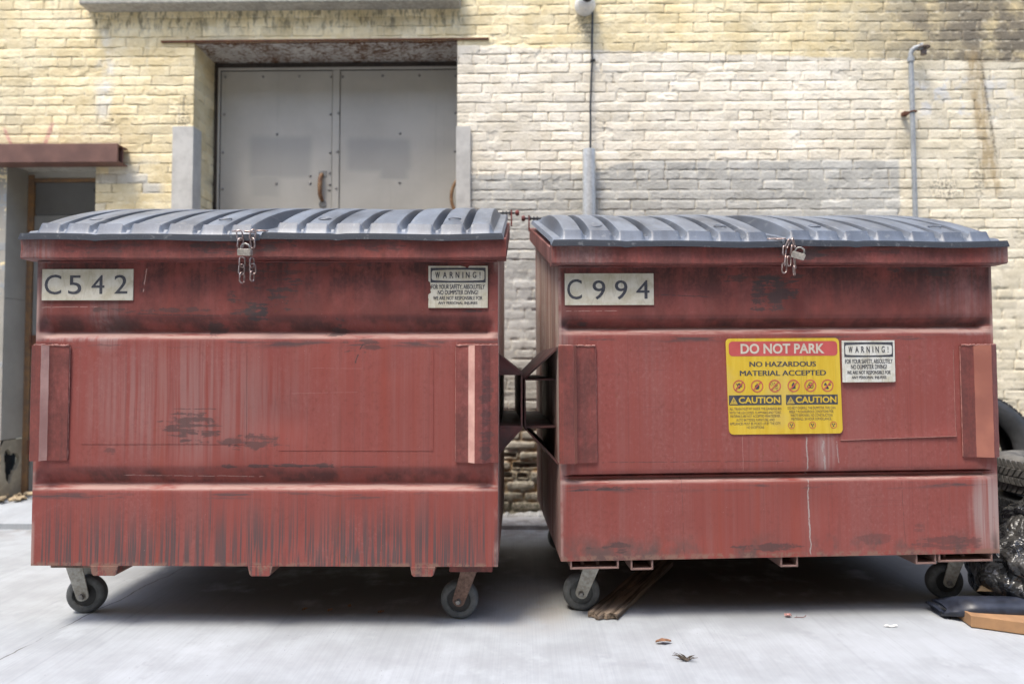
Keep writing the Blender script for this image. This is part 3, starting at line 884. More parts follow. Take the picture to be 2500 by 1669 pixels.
for i in range(N):
    k = (i + 1) % N
    F += [(3 * i, 3 * i + 1, 3 * k + 1, 3 * k), (3 * i + 1, 3 * i + 2, 3 * k + 2, 3 * k + 1)]
mb.add(V, F)
mb.build('broken_panel', plain('cream_plasterboard', (.44, .39, .29), .8, 0, .2, 20), bld)
mb = MB(); mb.box(-3.80, -3.64, .0, DB, .03, .6)
mb.build('cavity', M['black'], bld)
mb = MB()
mb.box(-3.588, -3.545, DB - .01, DB + .04, .03, 2.41); mb.box(-3.545, -2.966, DB - .01, DB + .04, 2.36, 2.385)
sd = mb.build('side_door', M['rust_frame'], bld, bevel=.004)
mb = MB(); mb.box(-3.588, -2.90, DB - .002, DB + .05, 2.3855, 2.445)
mb.build('door_head', pm, bld, bevel=.002)
dl = plain('dark_grey_door', (.25, .25, .235), .5, 0, .14, 5)
mb = MB(); mb.box(-3.543, -2.968, DB + .005, DB + .04, 2.125, 2.358)
mb.build('door_panel', plain('dark_door_panel', (.14, .14, .135), .45, 0, .15, 5), sd, bevel=.003)
mb = MB(); mb.box(-3.543, -2.968, DB + .002, DB + .04, .03, 2.118)
mb.build('door_leaf', dl, sd, bevel=.003)
for hz_ in (1.20, .45):
    mb = MB()
    mb.tube([(-3.538, DB - .016, hz_ - .05), (-3.538, DB - .016, hz_ + .05)], .008, 8); mb.box(-3.539, -3.50, DB - .012, DB + .001, hz_ - .05, hz_ + .05)
    mb.build('hinge', M['rust'], sd)
mb = MB(); mb.lathe([(.0002, .004), (.012, .003), (.015, 0)], (-3.10, DB + .004, 2.30), 'y', 10)
mb.build('peephole', M['black'], sd)
mb = MB()
mb.grid([[(x, y, z) for x in (-6, -4.5, -3.66, -3.3, -2.9)] for y, z in ((4.12 - W, -.02), (4.121 - W, .035), (4.20 - W, .055), (W - .03 - W, .10), (.24, .105))])
mb.add([(-2.9, y, z) for y, z in ((4.12 - W, -.02), (4.121 - W, .035), (4.20 - W, .055), (-.03, .10), (.24, .105), (.24, -.02))], [(0, 5, 4, 3, 2, 1)])
mb.build('door_step', M['concrete'], bld)
# fallen plaster below the hole
mb = MB(); rp = random.Random(8)
for i in range(26):
    c = (-3.60 + rp.uniform(-.03, .16), rp.uniform(-.06, .15), .11 + rp.uniform(0, .03))
    s_ = rp.uniform(.015, .05)
    mb.obox(c, (s_, s_ * rp.uniform(.6, 1.3), s_ * .35), (rp.uniform(-.6, .6), rp.uniform(-.6, .6), rp.uniform(0, 3)))
tag(mb.build('plaster_rubble', M['plaster'], loc=(0, W, 0)), 'broken cream plaster pieces lying under the hole by the side door', 'rubble', kind='stuff')
# broken mortar fillet where wall meets pavement
mb = MB(); rp = random.Random(4); rows = [[], [], [], []]
for i in range(260):
    x = -2.6 + i * .022
    k = .55 * max(0., math.sin(i * .37) * .5 + math.sin(i * 1.9) * .3 + .55 + rp.uniform(-.25, .25))
    rows[0].append((x, -.075 * k - .02, .030)); rows[1].append((x, -.070 * k - .02, .030 + .016 * k)); rows[2].append((x, -.02 * k - .015, .030 + .034 * k)); rows[3].append((x, .03, .04 + .034 * k))
mb.grid(rows)
mb.build('mortar_fillet', M['rim_white'], bld)

# ------------------------------------------------------------------ things on the wall
def wallthing(name, label, cat, x, z):
    return tag(empty(name, (x, W, z)), label, cat)

t = wallthing('pipe', 'galvanised upright pipe sleeve on the wall with a black cable running out of its top', 'pipe', .440, 0)
mb = MB(); mb.tube([(0, -.055, 0.03), (0, -.055, 1.2), (0, -.055, 2.488)], .0435, 24, caps=False); mb.tube([(0, -.055, 2.488), (0, -.055, 1.2)], .039, 24, caps=False)
mb.lathe([(.0435, 2.488), (.039, 2.488)], (0, -.055, 0), 'z', 24)
mb.build('tube', M['steel_galv'], t, smooth=50)
mb = MB(); mb.box(-.07, .07, -.016, -.0102, 1.75, 1.79)
mb.build('strap', M['steel_galv'], t, bevel=.001)
t = wallthing('cable', 'black cable hanging down the wall beside the white security camera', 'cable', .45, 0)
mb = MB(); mb.tube([(.0, -.055, 2.30), (0, -.055, 2.50), (.003, -.045, 2.62), (.004, -.030, 2.8), (.012, -.022, 3.0), (.018, -.020, 3.12), (.016, -.020, 3.2), (.021, -.020, 3.4), (.026, -.02, 3.6), (.028, -.02, 3.9), (.03, -.02, 4.6)], .0072, 10)
mb.build('cord', M['black_cable'], t, smooth=60)
mb = MB(); mb.box(-.012 + .017, .022 + .017, -.031, -.010, 3.112, 3.124)
mb.build('cable_clip', M['black_cable'], t, bevel=.001)

t = wallthing('vent_pipe', 'thin grey blue pipe with elbow top on the right side of the wall', 'pipe', 2.61, 0)
mb = MB(); mb.tube([(.008, -.05, .03), (.006, -.05, 2.1), (-.002, -.05, 3.06), (-.003, -.05, 3.13), (.004, -.054, 3.152), (.02, -.06, 3.165), (.045, -.07, 3.168)], [.0150] * 4 + [.0165, .0165, .016], 16)
mb.build('tube', M['pipe_paint'], t, smooth=50)
mb = MB(); mb.tube([(-.003, -.05, 3.075), (-.003, -.05, 3.105)], .022, 16)
mb.build('collar', M['pipe_paint'], t, smooth=40)
mb = MB(); mb.tube([(.046, -.07, 3.168), (.060, -.074, 3.168)], .024, 16)
mb.build('collar', M['pipe_paint'], t, smooth=40)
mb = MB(); mb.lathe([(.0005, .006), (.036, .004), (.040, 0), (.040, -.004), (.018, -.006), (.018, -.048), (.0005, -.048)], (.068, -.076, 3.160), 'z', 20, rot=None)
mb.build('outlet_cap', plain('brown_outlet', (.17, .13, .11), .6, .2, .3, 60), t, smooth=40)
mb = MB(); mb.tube([(.004, -.050 + .021 * math.sin(a), 2.735) if False else (.004 + .021 * math.cos(a), -.050 + .021 * math.sin(a), 2.735) for a in [2 * math.pi * i / 16 for i in range(16)]], .005, 6, closed=True)
mb.box(-.050, -.018, -.045, -.005, 2.720, 2.742)
mb.build('clamp', M['rust'], t, smooth=40)

t = wallthing('security_camera', 'white turret security camera at the top of the wall beside the black cable', 'camera', .420, 3.500)
mb = MB(); mb.lathe([(.0005, .0), (.070, .0), (.072, .02), (.066, .045), (.058, .06), (.05, .066)], (0, -.008, 0), 'y', 32)
mb.build('base', M['white_plastic'], t, smooth=40)
mb = MB(); mb.lathe([(.058 * math.cos(a), .058 * math.sin(a)) for a in [R(-90 + 10 * i) for i in range(19)]], (0, -.075, -.004), 'y', 32)
mb.lathe([(.0003, .012), (.010, .010), (.012, 0)], (0, -.075, -.060), 'z', 12, rot=(R(180), 0, 0))
mb.build('turret', M['white_plastic'], t, smooth=60)
mb = MB(); mb.lathe([(.036 * math.cos(a), .036 * math.sin(a)) for a in [R(-30 + 10 * i) for i in range(13)]], (0.004, -.116, .000), 'y', 24, rot=None)
mb.build('lens', M['lens'], t, smooth=60)

# ------------------------------------------------------------------ dumpsters
SL = .27            # slope of the side rims (front to back)
LS = .285           # slope of the lids
DEP = 1.22


def frange(a, b, n): return [a + (b - a) * i / (n - 1) for i in range(n)]


def make_body(root, Wb, z0, zt, grooves, red, seed):
    mb = MB(); rr = random.Random(seed)
    zs_ = [z0, z0 + .02, z0 + .06, z0 + .12, z0 + .2]
    gz = []
    for (gt, gm, gb) in grooves:
        a = gm - .008
        gz += [(gt + .012, 0), (gt + .004, .001), (gt - .008, .005), (gt - .02, .013), ((gt + gm) / 2, .024), (gm + .012, .034), (gm + .004, .039), (gm - .001, .039), (gm - .006, .034),
               ((gm + gb) / 2, .019), (gb + .008, .007), (gb + .003, .003), (gb - .003, .0005), (gb - .012, 0)]
        q_ = min(1, (gm - gb) / .031)
        gz = gz[:-14] + [(a_, b_ * q_) for a_, b_ in gz[-14:]]
    for z in zs_ + frange(grooves[0][2] - .03, grooves[1][0] + .03, 18) + frange(grooves[0][0] + .03, zt + .03, 10) + frange(z0 + .03, grooves[1][2] - .03, 10):
        gz.append((z, 0))
    lastz = None; prof = []
    for z, d in sorted(gz):
        if lastz is None or z - lastz > .0015: prof.append((z, d)); lastz = z
    xs_ = [0, .004, .012, .022, .032, .045, .06] + frange(.10, Wb - .10, 64) + [Wb - .06, Wb - .045, Wb - .032, Wb - .022, Wb - .012, Wb - .004, Wb]
    def tp(x):
        t = min(1, max(0, (min(x, Wb - x) - .006) / .042)); return t * t * (3 - 2 * t)
    ph = [rr.uniform(0, 6) for _ in range(8)]
    dl_ = [(rr.uniform(.2, Wb - .2), rr.uniform(.30, 1.38), rr.uniform(.035, .13), rr.uniform(.002, .0065)) for _ in range(16)]
    def dent(x, z):
        k = tp(x) * min(1, max(0, (z - z0) / .1))
        return k * (sum(dd_ * math.exp(-((x - dx_) ** 2 + 1.6 * (z - dz_) ** 2) / dr_ ** 2) for dx_, dz_, dr_, dd_ in dl_) + .0030 + .0019 * math.sin(3.1 * x + ph[0]) * math.sin(4.2 * z + ph[1]) + .0012 * math.sin(7.7 * x + ph[2] + 2 * z) + .0005 * math.sin(15 * z + ph[3] + 3 * x))
    mb.grid([[(x, d * tp(x) + dent(x, z), z) for x in xs_] for z, d in prof])
    zb = zt + SL * DEP; sides = []
    for x, fl in ((.0, 1), (Wb, 0)):
        # side wall with two shallow vertical flutes
        ysd = [.003, .02, .30, .315, .33, .345, .36, .85, .865, .88, .895, .91, DEP]
        fl_ = {.315: .006, .33: .009, .345: .006, .865: .006, .88: .009, .895: .006}
        s_ = 1 if fl else -1
        sm = MB(); sm.grid([[(x + s_ * fl_.get(y, 0), y, z) for y in ysd] for z in (z0, z0 + .03, .7)] + [[(x + s_ * fl_.get(y, 0), y, zt + .03 + SL * y) for y in ysd]], flip=not fl)
        sides.append(sm)
    mb.add([(0, DEP, z0), (Wb, DEP, z0), (Wb, DEP, zb), (0, DEP, zb)], [(3, 2, 1, 0)])
    mb.add([(0, 0, z0), (Wb, 0, z0), (Wb, DEP, z0), (0, DEP, z0)], [(3, 2, 1, 0)])
    o = mb.build('body', red, root, smooth=28)
    for sm in sides: sm.build('side_panel', M['side'], root, smooth=28)
    return dent


def slab(mb, x0, x1, y0, y1, z0, z1, sl):      # bar whose top and bottom climb with y
    mb.hexa([(x0, y0, z0 + sl * y0), (x1, y0, z0 + sl * y0), (x1, y1, z0 + sl * y1), (x0, y1, z0 + sl * y1),
             (x0, y0, z1 + sl * y0), (x1, y0, z1 + sl * y0), (x1, y1, z1 + sl * y1), (x0, y1, z1 + sl * y1)])


def make_rim(root, Wb, zt, zl, trim):
    mb = MB(); rr = random.Random(3)
    # front rim: slightly wavy bar with a welded lower flange
    n = 46; rows = []
    for (yy, zz) in ((.022, zt - .002), (-.046, zt), (-.0505, zt + .006), (-.049, (zt + zl) / 2), (-.0505, zl - .006), (-.046, zl), (.03, zl + .004)):
        rows.append([(-.032 + (Wb + .064) * i / n, yy + .0022 * math.sin(i * .5) + .0012 * math.sin(i * 1.3 + 60 * zz), zz + .0020 * math.sin(i * .27 + 1) + .0008 * math.sin(i * 1.1 + yy * 9)) for i in range(n + 1)])
    mb.grid(rows)
    for i in (0, n):
        pts = [r_[i] for r_ in rows]
        mb.add(pts, [tuple(range(len(pts))) if i else tuple(range(len(pts) - 1, -1, -1))])
    o = mb.build('front_rim', trim, root, smooth=35)
    mb = MB(); slab(mb, -.032, .016, .031, DEP + .03, zt, zl, SL)
    mb.build('side_rim', trim, root, bevel=.004)
    mb = MB(); slab(mb, Wb - .016, Wb + .032, .031, DEP + .03, zt, zl, SL)
    mb.build('side_rim', trim, root, bevel=.004)
    mb = MB(); slab(mb, .017, Wb - .017, DEP - .03, DEP + .03, zt, zl, SL)
    mb.build('rear_rim', trim, root, bevel=.004)
    # weld bead under the front rim
    mb = MB(); rr = random.Random(7)
    mb.tube([(.004 + (Wb - .008) * i / 140, -.001, zt - .0035 + rr.uniform(-.0012, .0012)) for i in range(141)], [.0032 + rr.uniform(-.001, .0012) for _ in range(141)], 6)
    mb.build('weld_bead', trim, root, smooth=60)


RIBS = [(a * .97 - .004, b * .97 + .004) for a, b in [(-.4300, -.3560), (-.3170, -.2340), (-.1930, -.0990), (-.0545, .0545), (.0990, .1930), (.2340, .3170), (.3560, .4300)]]


def make_lid(root, cx, mat, sag, name='lid'):
    hw = .4725
    xs_ = []
    for a, b in RIBS:
        xs_ += [a - .011, a - .004, a, a + .004, a + .009] + frange(a + .02, b - .02, 3) + [b - .009, b - .004, b, b + .004, b + .011]
    xs_ = sorted([-hw, -hw + .008, -hw + .02, -.436] + xs_ + [.436, hw - .02, hw - .008, hw])
    ys_ = [-.0645, -.0635, -.058, -.040, -.034, -.030, -.020, -.012, -.006, .004, .015, .03] + frange(.05, 1.0, 40) + [1.02, 1.035, 1.05, 1.06, 1.07, 1.09, 1.12]
    def rib(x):
        for a, b in RIBS:
            if a - .011 < x < b + .011:
                t = min(x - a + .011, b + .011 - x) / .017
                t = min(1, max(0, t)); return t * t * (3 - 2 * t)
        return 0
    def hump(y):
        if y < -.032: return 0
        if y < -.008: return .036 * min(1, (y + .032) / .022)
        t = (y + .008) / 1.065
        if t >= 1: return 0
        return .017 + .043 * math.sin(math.pi * min(1, t * 1.02) ** .8) * 1.0 if t < .93 else (.017 + .043 * math.sin(math.pi * (.93 * 1.02) ** .8)) * (1 - ((t - .93) / .07) ** 2)
    def base(y):
        fl = 1.5525 + .02 * (y + .064)
        if y < -.032: return fl
        bz = 1.5795 + LS * y
        if y < -.008: return fl + (1.5795 + LS * y - .004 - fl) * min(1, (y + .032) / .024)
        return bz
    def vl(y):            # valleys sink a little just behind the front tabs
        t = (y - .0) / 1.05
        return -.010 * math.sin(math.pi * t) if 0 < t < 1 else 0
    rws = []
    for i, y in enumerate(ys_):
        row = []
        for x in xs_:
            r_ = rib(x); e = abs(x) / .43
            inside = 1 if abs(x) < .430 else 0
            z = base(y) + r_ * hump(y) + (1 - r_) * inside * vl(y)
            if y > -.008 and not inside: z -= .006
            if y < -.032:
                z -= sag * math.exp(-(x / .2) ** 2) * .6 + .0035 * math.exp(-((x + .17) / .02) ** 2)
            if i == 0: z = 1.527 - (.004 * math.exp(-((x + .17) / .02) ** 2))
            else:
                ed = (hw - abs(x))
                if ed < .001: z -= .018
            row.append((cx + x, y, z + .0028 * math.sin(5.3 * x + 3 * y + cx * 7) + .0018 * math.sin(13 * x - 4 * y + cx)))
        rws.append(row)
    mb = MB(); mb.grid(rws)
    lid = mb.build(name, mat, root, smooth=32)
    # thickness of the moulded sheet
    s_ = lid.modifiers.new('wall', 'SOLIDIFY'); s_.thickness = .004; s_.offset = -1
    # small moulded drain marks on the ribs
    for k in (1, 5):
        a, b = RIBS[k]; xm = (a + b) / 2; yc = .09
        m2 = MB(); zc = base(yc) + hump(yc) + .0022
        m2.tube([(cx + xm + .024 * math.cos(t), yc + .022 * math.sin(t), zc + (LS + .06) * .022 * math.sin(t)) for t in [2 * math.pi * i / 20 for i in range(20)]], .0028, 5, closed=True)
        m2.build('moulded_ring', mat, lid, smooth=60)
    return lid


def bracket(root, x_edge, sgn, z0, z1, prof, mat, lit_worn=()):
    """bent steel wear plate at a front corner; prof: (distance from the outer edge, stand-off)"""
    mb = MB(); rr = random.Random(int(x_edge * 100) + 11)
    pts = [(x_edge + sgn * d, -s_) for d, s_ in prof]
    zsn = 12
    rows = [[(x, y - .0008 * math.sin(k * 2.1 + x * 40), z0 + (z1 - z0) * k / zsn) for x, y in pts] for k in range(zsn + 1)]
    mb.grid(rows, flip=sgn < 0)
    nc = len(pts) - 1
    for w_ in lit_worn:
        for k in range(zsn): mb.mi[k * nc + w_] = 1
    back = [[(x, min(y + .007, .0015), z0 + (z1 - z0) * k / zsn) for x, y in pts] for k in (0, zsn)]
    mb.add(rows[0] + back[0], [(i + 1, i, len(pts) + i, len(pts) + i + 1) for i in range(len(pts) - 1)])
    mb.add(rows[-1] + back[1], [(i, i + 1, len(pts) + i + 1, len(pts) + i) for i in range(len(pts) - 1)])
    for c in (0, -1):
        e = [r_[c] for r_ in rows]; e2 = [(p[0], min(p[1] + .007, .0015), p[2]) for p in e]
        mb.add(e + e2, [(i, i + 1, zsn + 2 + i, zsn + 1 + i) for i in range(zsn)])
    o = mb.build('corner_plate', [mat, M['lit_worn_orange' if mat is M['red_trim_b'] else 'lit_worn_pink']], root, smooth=25)
    wb = MB(); xa, xb = sorted((pts[0][0], pts[-1][0]))
    def yat(x):
        for (p, q) in zip(pts, pts[1:]):
            a, b = sorted((p[0], q[0]))
            if a - 1e-6 <= x <= b + 1e-6:
                t = (x - p[0]) / (q[0] - p[0]); return p[1] + (q[1] - p[1]) * t
        return 0
    wb.tube([(x, yat(x) * .6 - .002, z1 + .001 + rr.uniform(-.0015, .0015)) for x in frange(xa + .002, xb - .002, 30)], [.0038 + rr.uniform(-.0014, .0014) for _ in range(30)], 6)
    wb.build('weld_bead', M['weld'], o, smooth=60)
    xi = pts[-1][0]
    wb = MB(); wb.tube([(xi, -.002, z) for z in frange(z0 + .004, z1 - .004, 40)], [.0024 + rr.uniform(-.001, .001) for _ in range(40)], 6)
    wb.build('weld_seam', M['weld'], o, smooth=60)
    return o


M['weld'] = plain('pink_weld_paint', (.42, .19, .16), .5, 0, .3, 60)


def pocket(root, xb, sgn, w, tz0, tz1, gt, gb, y0, y1, mat, face):
    """fork pocket: rectangular tube along the side with sloping gusset plates above and below"""
    th = .008; x0, x1 = xb, xb + sgn * w
    a, b = sorted((x0, x1))
    mb = MB()
    mb.box(a, b, y0, y1, tz1 - th, tz1); mb.box(a, b, y0, y1, tz0, tz0 + th)
    c, d = sorted((x1, x1 - sgn * th)); mb.box(c, d, y0 - .001, y1, tz0 + th + .0005, tz1 - th - .0005)
    o = mb.build('fork_pocket', mat, root, bevel=.0015)
    t2 = .010
    mb = MB()
    for (za, zb_, up) in ((gt, tz1 + .001, 1), (gb, tz0 - .001, -1)):
        P = [(x0, za), (x1, zb_)]
        ya = y0 - .11 if not face else y0 - .004
        V = []
        for yy in (ya, y1 - .2):
            for (x, z) in P: V += [(x, yy if x == x0 else max(yy, y0 - .005), z), (x, yy if x == x0 else max(yy, y0 - .005), z - up * t2)]
        mb.add(V, [(0, 1, 3, 2), (4, 6, 7, 5), (0, 2, 6, 4), (1, 5, 7, 3), (0, 4, 5, 1), (2, 3, 7, 6)])
        if face:
            tri = [(x0, za - up * .006), (x1 - sgn * .006, zb_ - up * .003), (x0, zb_)]
            if sgn * up < 0: tri = tri[::-1]
            mb.prism(tri[::-1] if sgn > 0 else tri[::-1], y0, y0 + .006)
    mb.build('gusset', mat, o)
    return o


def skid(root, x0, x1, z0, z1, y0, mat, open_, slope=0):
    mb = MB(); th = .007
    e = .004
    if open_:
        mb.box(x0, x1, y0, DEP - .05, z0, z0 + th); mb.box(x0, x0 + th, y0, DEP - .05, z0 + th, z1); mb.box(x1 - th, x1, y0, DEP - .05, z0 + th, z1)
    else:
        mb.prism([(x0, z1), (x0 + .006, z0 + .008), (x0 + .014, z0), (x1 - .014, z0), (x1 - .006, z0 + .008), (x1, z1)], y0, DEP - .05)
    return mb.build('skid', mat, root, bevel=.0015)


def caster(root, x, y, ztop, swivel, lean, fork_mat, core=None, r=.078):
    """swivel caster standing at (x, y); axle along y turned by swivel; fork leans by `lean` towards the swivel head"""
    e = MB()
    # fork legs and crown
    ax = r
    top = ztop - .012
    for s_ in (-1, 1):
        yy = s_ * .036
        hx_ = lean
        p = []
        d = Vector((hx_, top - ax)).normalized(); nrm = Vector((-d.y, d.x))
        ctr0 = Vector((0, ax)); ctr1 = Vector((hx_, top))
        pts = []
        for i in range(9):
            a = math.pi * i / 8
            q = ctr0 - d * .020 * math.sin(a) + nrm * .025 * math.cos(a); pts.append((q.x, q.y))
        pts += [tuple(ctr1 - nrm * .033), tuple(ctr1 + nrm * .033)]
        ar = sum(pts[i][0] * pts[(i + 1) % len(pts)][1] - pts[(i + 1) % len(pts)][0] * pts[i][1] for i in range(len(pts)))
        if ar < 0: pts = pts[::-1]
        e.prism(pts, yy - .003, yy + .003)
    e.box(lean - .032, lean + .032, -.042, .042, top - .004, top + .004)
    e.lathe([(.0005, top + .003), (.036, top + .003), (.038, top + .008), (.036, top + .0115), (.0005, top + .0115)], (lean, 0, 0), 'z', 24)
    f = e.build('caster', fork_mat, root, loc=(x, y, 0), rot=(0, 0, swivel), bevel=.0012)
    w = MB()
    w.lathe([(.046, -.019), (.049, -.024), (.062, -.025), (.071, -.022), (r - .001, -.014), (r, -.006), (r, .006), (r - .001, .014), (.071, .022), (.062, .025), (.049, .024), (.046, .019)], (0, 0, ax), 'y', 40)
    w.build('tyre', M['rubber'], f, smooth=40)
    c = MB(); c.lathe([(.0005, -.027), (.016, -.027), (.018, -.018), (.030, -.013), (.047, -.016), (.047, .016), (.030, .013), (.018, .018), (.016, .027), (.0005, .027)], (0, 0, ax), 'y', 32)
    c.build('hub', core or M['rubber_dark'], f, smooth=40)
    b = MB()
    b.lathe([(.0005, -.052), (.0085, -.052), (.0085, -.044), (.013, -.044), (.013, -.0395), (.0085, -.0395), (.0085, .0395), (.013, .0395), (.013, .044), (.0085, .052), (.0005, .052)], (0, 0, ax), 'y', 6)
    b.build('axle_bolt', M['bolt'], f)
    return f


# ---- stickers -------------------------------------------------------
def rrect(x0, x1, z0, z1, r, n=6):
    P = []
    for (cx, cz, a0) in ((x1 - r, z0 + r, -90), (x1 - r, z1 - r, 0), (x0 + r, z1 - r, 90), (x0 + r, z0 + r, 180)):
        P += [(cx + r * math.cos(R(a0 + 90 * i / n)), cz + r * math.sin(R(a0 + 90 * i / n))) for i in range(n + 1)]
    return P


def number_plate(root, x0, x1, z0, z1, letters, name='number_sticker'):
    mb = MB()
    mb.prism([(x0, z0), (x1, z0), (x1, z1), (x0, z1)], -.0016, .003, 0)
    o = mb.build(name, [M['stick_white']], root)
    tm = MB()
    for ch, a, b, c, d in letters:
        put_text(tm, ch, x0 + a, x0 + b, z1 - d, z1 - c, -.0022, fat=.0006)
    tm.build('lettering', M['ink'], o)
    return o


def warning_sticker(root, x0, x1, z0, z1, torn, rot=0):
    def U(px): return x0 + (px - 1565) / 487 * (x1 - x0)
    def V(py): return z1 - (py - 565) / 347 * (z1 - z0)
    mb = MB()
    if torn:
        poly = [(1565, 912), (2052, 912), (2052, 565), (1905, 565), (1896, 572), (1884, 588), (1868, 574), (1842, 568), (1825, 565), (1565, 565), (1566, 690), (1572, 694), (1580, 700), (1581, 720), (1588, 740), (1582, 768), (1588, 786), (1574, 796), (1566, 802), (1565, 830), (1568, 842), (1566, 858)]
    else:
        poly = [(1565, 912), (2040, 912), (2052, 908), (2052, 565), (1570, 565), (1565, 570)]
    P = [(U(a), V(b)) for a, b in poly]
    mb.prism(P, -.0016, .003)
    o = mb.build('warning_sticker', M['stick_white2' if not torn else 'stick_white'], root)
    fr = MB()
    # dark frame with a rounded, slightly bulging window
    out_ = [(1583, 703), (2035, 703), (2035, 580), (1583, 580)]
    inn = []
    n = 10
    for (cx, cy, a0) in ((2025 - 16, 692 - 16, 90), (1592 + 16, 692 - 16, 180), (1592 + 16, 595 + 16, 270), (2025 - 16, 595 + 16, 0)):
        pass
    def bulge(px, py):
        return py + (7 * (1 - ((px - 1808) / 216) ** 2)) * (1 if py > 644 else -1)
    path = []
    for i in range(24): path.append((1604 + (2013 - 1604) * i / 23, bulge(1604 + (2013 - 1604) * i / 23, 683)))
    path += [(2022, 678), (2025, 668), (2025, 618), (2022, 609)]
    for i in range(24): path.append((2013 - (2013 - 1604) * i / 23, bulge(2013 - (2013 - 1604) * i / 23, 604)))
    path += [(1595, 609), (1592, 618), (1592, 668), (1595, 678)]
    cxp, cyp = 1808, 642
    def rect_hit(px, py):
        dx_, dy_ = px - cxp, py - cyp
        t = 9e9
        if dx_ > 0: t = min(t, (2035 - cxp) / dx_)
        if dx_ < 0: t = min(t, (1583 - cxp) / dx_)
        if dy_ > 0: t = min(t, (703 - cyp) / dy_)
        if dy_ < 0: t = min(t, (580 - cyp) / dy_)
        return (cxp + dx_ * t, cyp + dy_ * t)
    k = len(path); VV = []; FF = []
    for (px, py) in path:
        q = rect_hit(px, py)
        VV += [(U(px), -.0021, V(py)), (U(q[0]), -.0021, V(q[1]))]
    for i in range(k):
        j_ = (i + 1) % k
        FF.append((2 * i, 2 * i + 1, 2 * j_ + 1, 2 * j_))
    # corner fill-ins of the frame
    fr.add(VV, FF)
    for (cx, cy) in out_:
        best = sorted(range(k), key=lambda i: (rect_hit(*path[i])[0] - cx) ** 2 + (rect_hit(*path[i])[1] - cy) ** 2)[:1][0]
        for j_ in (best - 1, best + 1):
            a, b = rect_hit(*path[best]), rect_hit(*path[j_ % k])
            if abs(a[0] - b[0]) > .5 and abs(a[1] - b[1]) > .5:
                fr.add([(U(a[0]), -.0021, V(a[1])), (U(cx), -.0021, V(cy)), (U(b[0]), -.0021, V(b[1]))], [(0, 1, 2)])
    fr.build('frame', M['ink'], o)
    tm = MB()
    L_ = 'WARNING!'; cells = [(1623, 1659), (1686, 1716), (1741, 1768), (1790, 1818), (1846, 1851), (1874, 1902), (1930, 1957), (1986, 1992)]
    for ch, (a, b) in zip(L_, cells):
        put_text(tm, ch, U(a), U(b), V(666), V(615), -.0026, fat=.0005)
    for s_, a, b, c, d in (("FOR YOUR SAFETY, ABSOLUTELY", 1590, 2028, 720, 756), ("NO DUMPSTER DIVING!", 1643, 1973, 766, 803), ("WE ARE NOT RESPONSIBLE FOR", 1605, 2008, 816, 846), ("ANY PERSONAL INJURIES", 1647, 1967, 860, 890)):
        put_text(tm, s_, U(a), U(b), V(d), V(c), -.0023, fat=.0004)
    tm.build('lettering', M['ink'], o)
    if rot:
        o.rotation_euler = (0, rot, 0)
    return o


def trefoil(mb, cx, cz, r, y, m):
    for k in range(3):
        a0 = R(90 + 120 * k + 180 - 30 - 60)
        a0 = R(-90 + 120 * k - 30)
        P = [(cx + .25 * r * math.cos(a0 + R(60) * i / 5), cz + .25 * r * math.sin(a0 + R(60) * i / 5)) for i in range(6)]
        Q = [(cx + r * math.cos(a0 + R(60) * i / 5), cz + r * math.sin(a0 + R(60) * i / 5)) for i in range(6)]
        mb.flat(P + Q[::-1] if False else [P[0]] + Q + P[:0:-1], y, m)
    mb.flat([(cx + .16 * r * math.cos(R(30 * i)), cz + .16 * r * math.sin(R(30 * i))) for i in range(12)], y, m)


def pic(o, ink, red, yel):
    mb = MB()
    for k, q in enumerate((ink, red, yel)): mb.add(q.v, q.f, k)
    return mb.build('pictogram', [M['ink'], M['band_red'], M['yellow']], o)


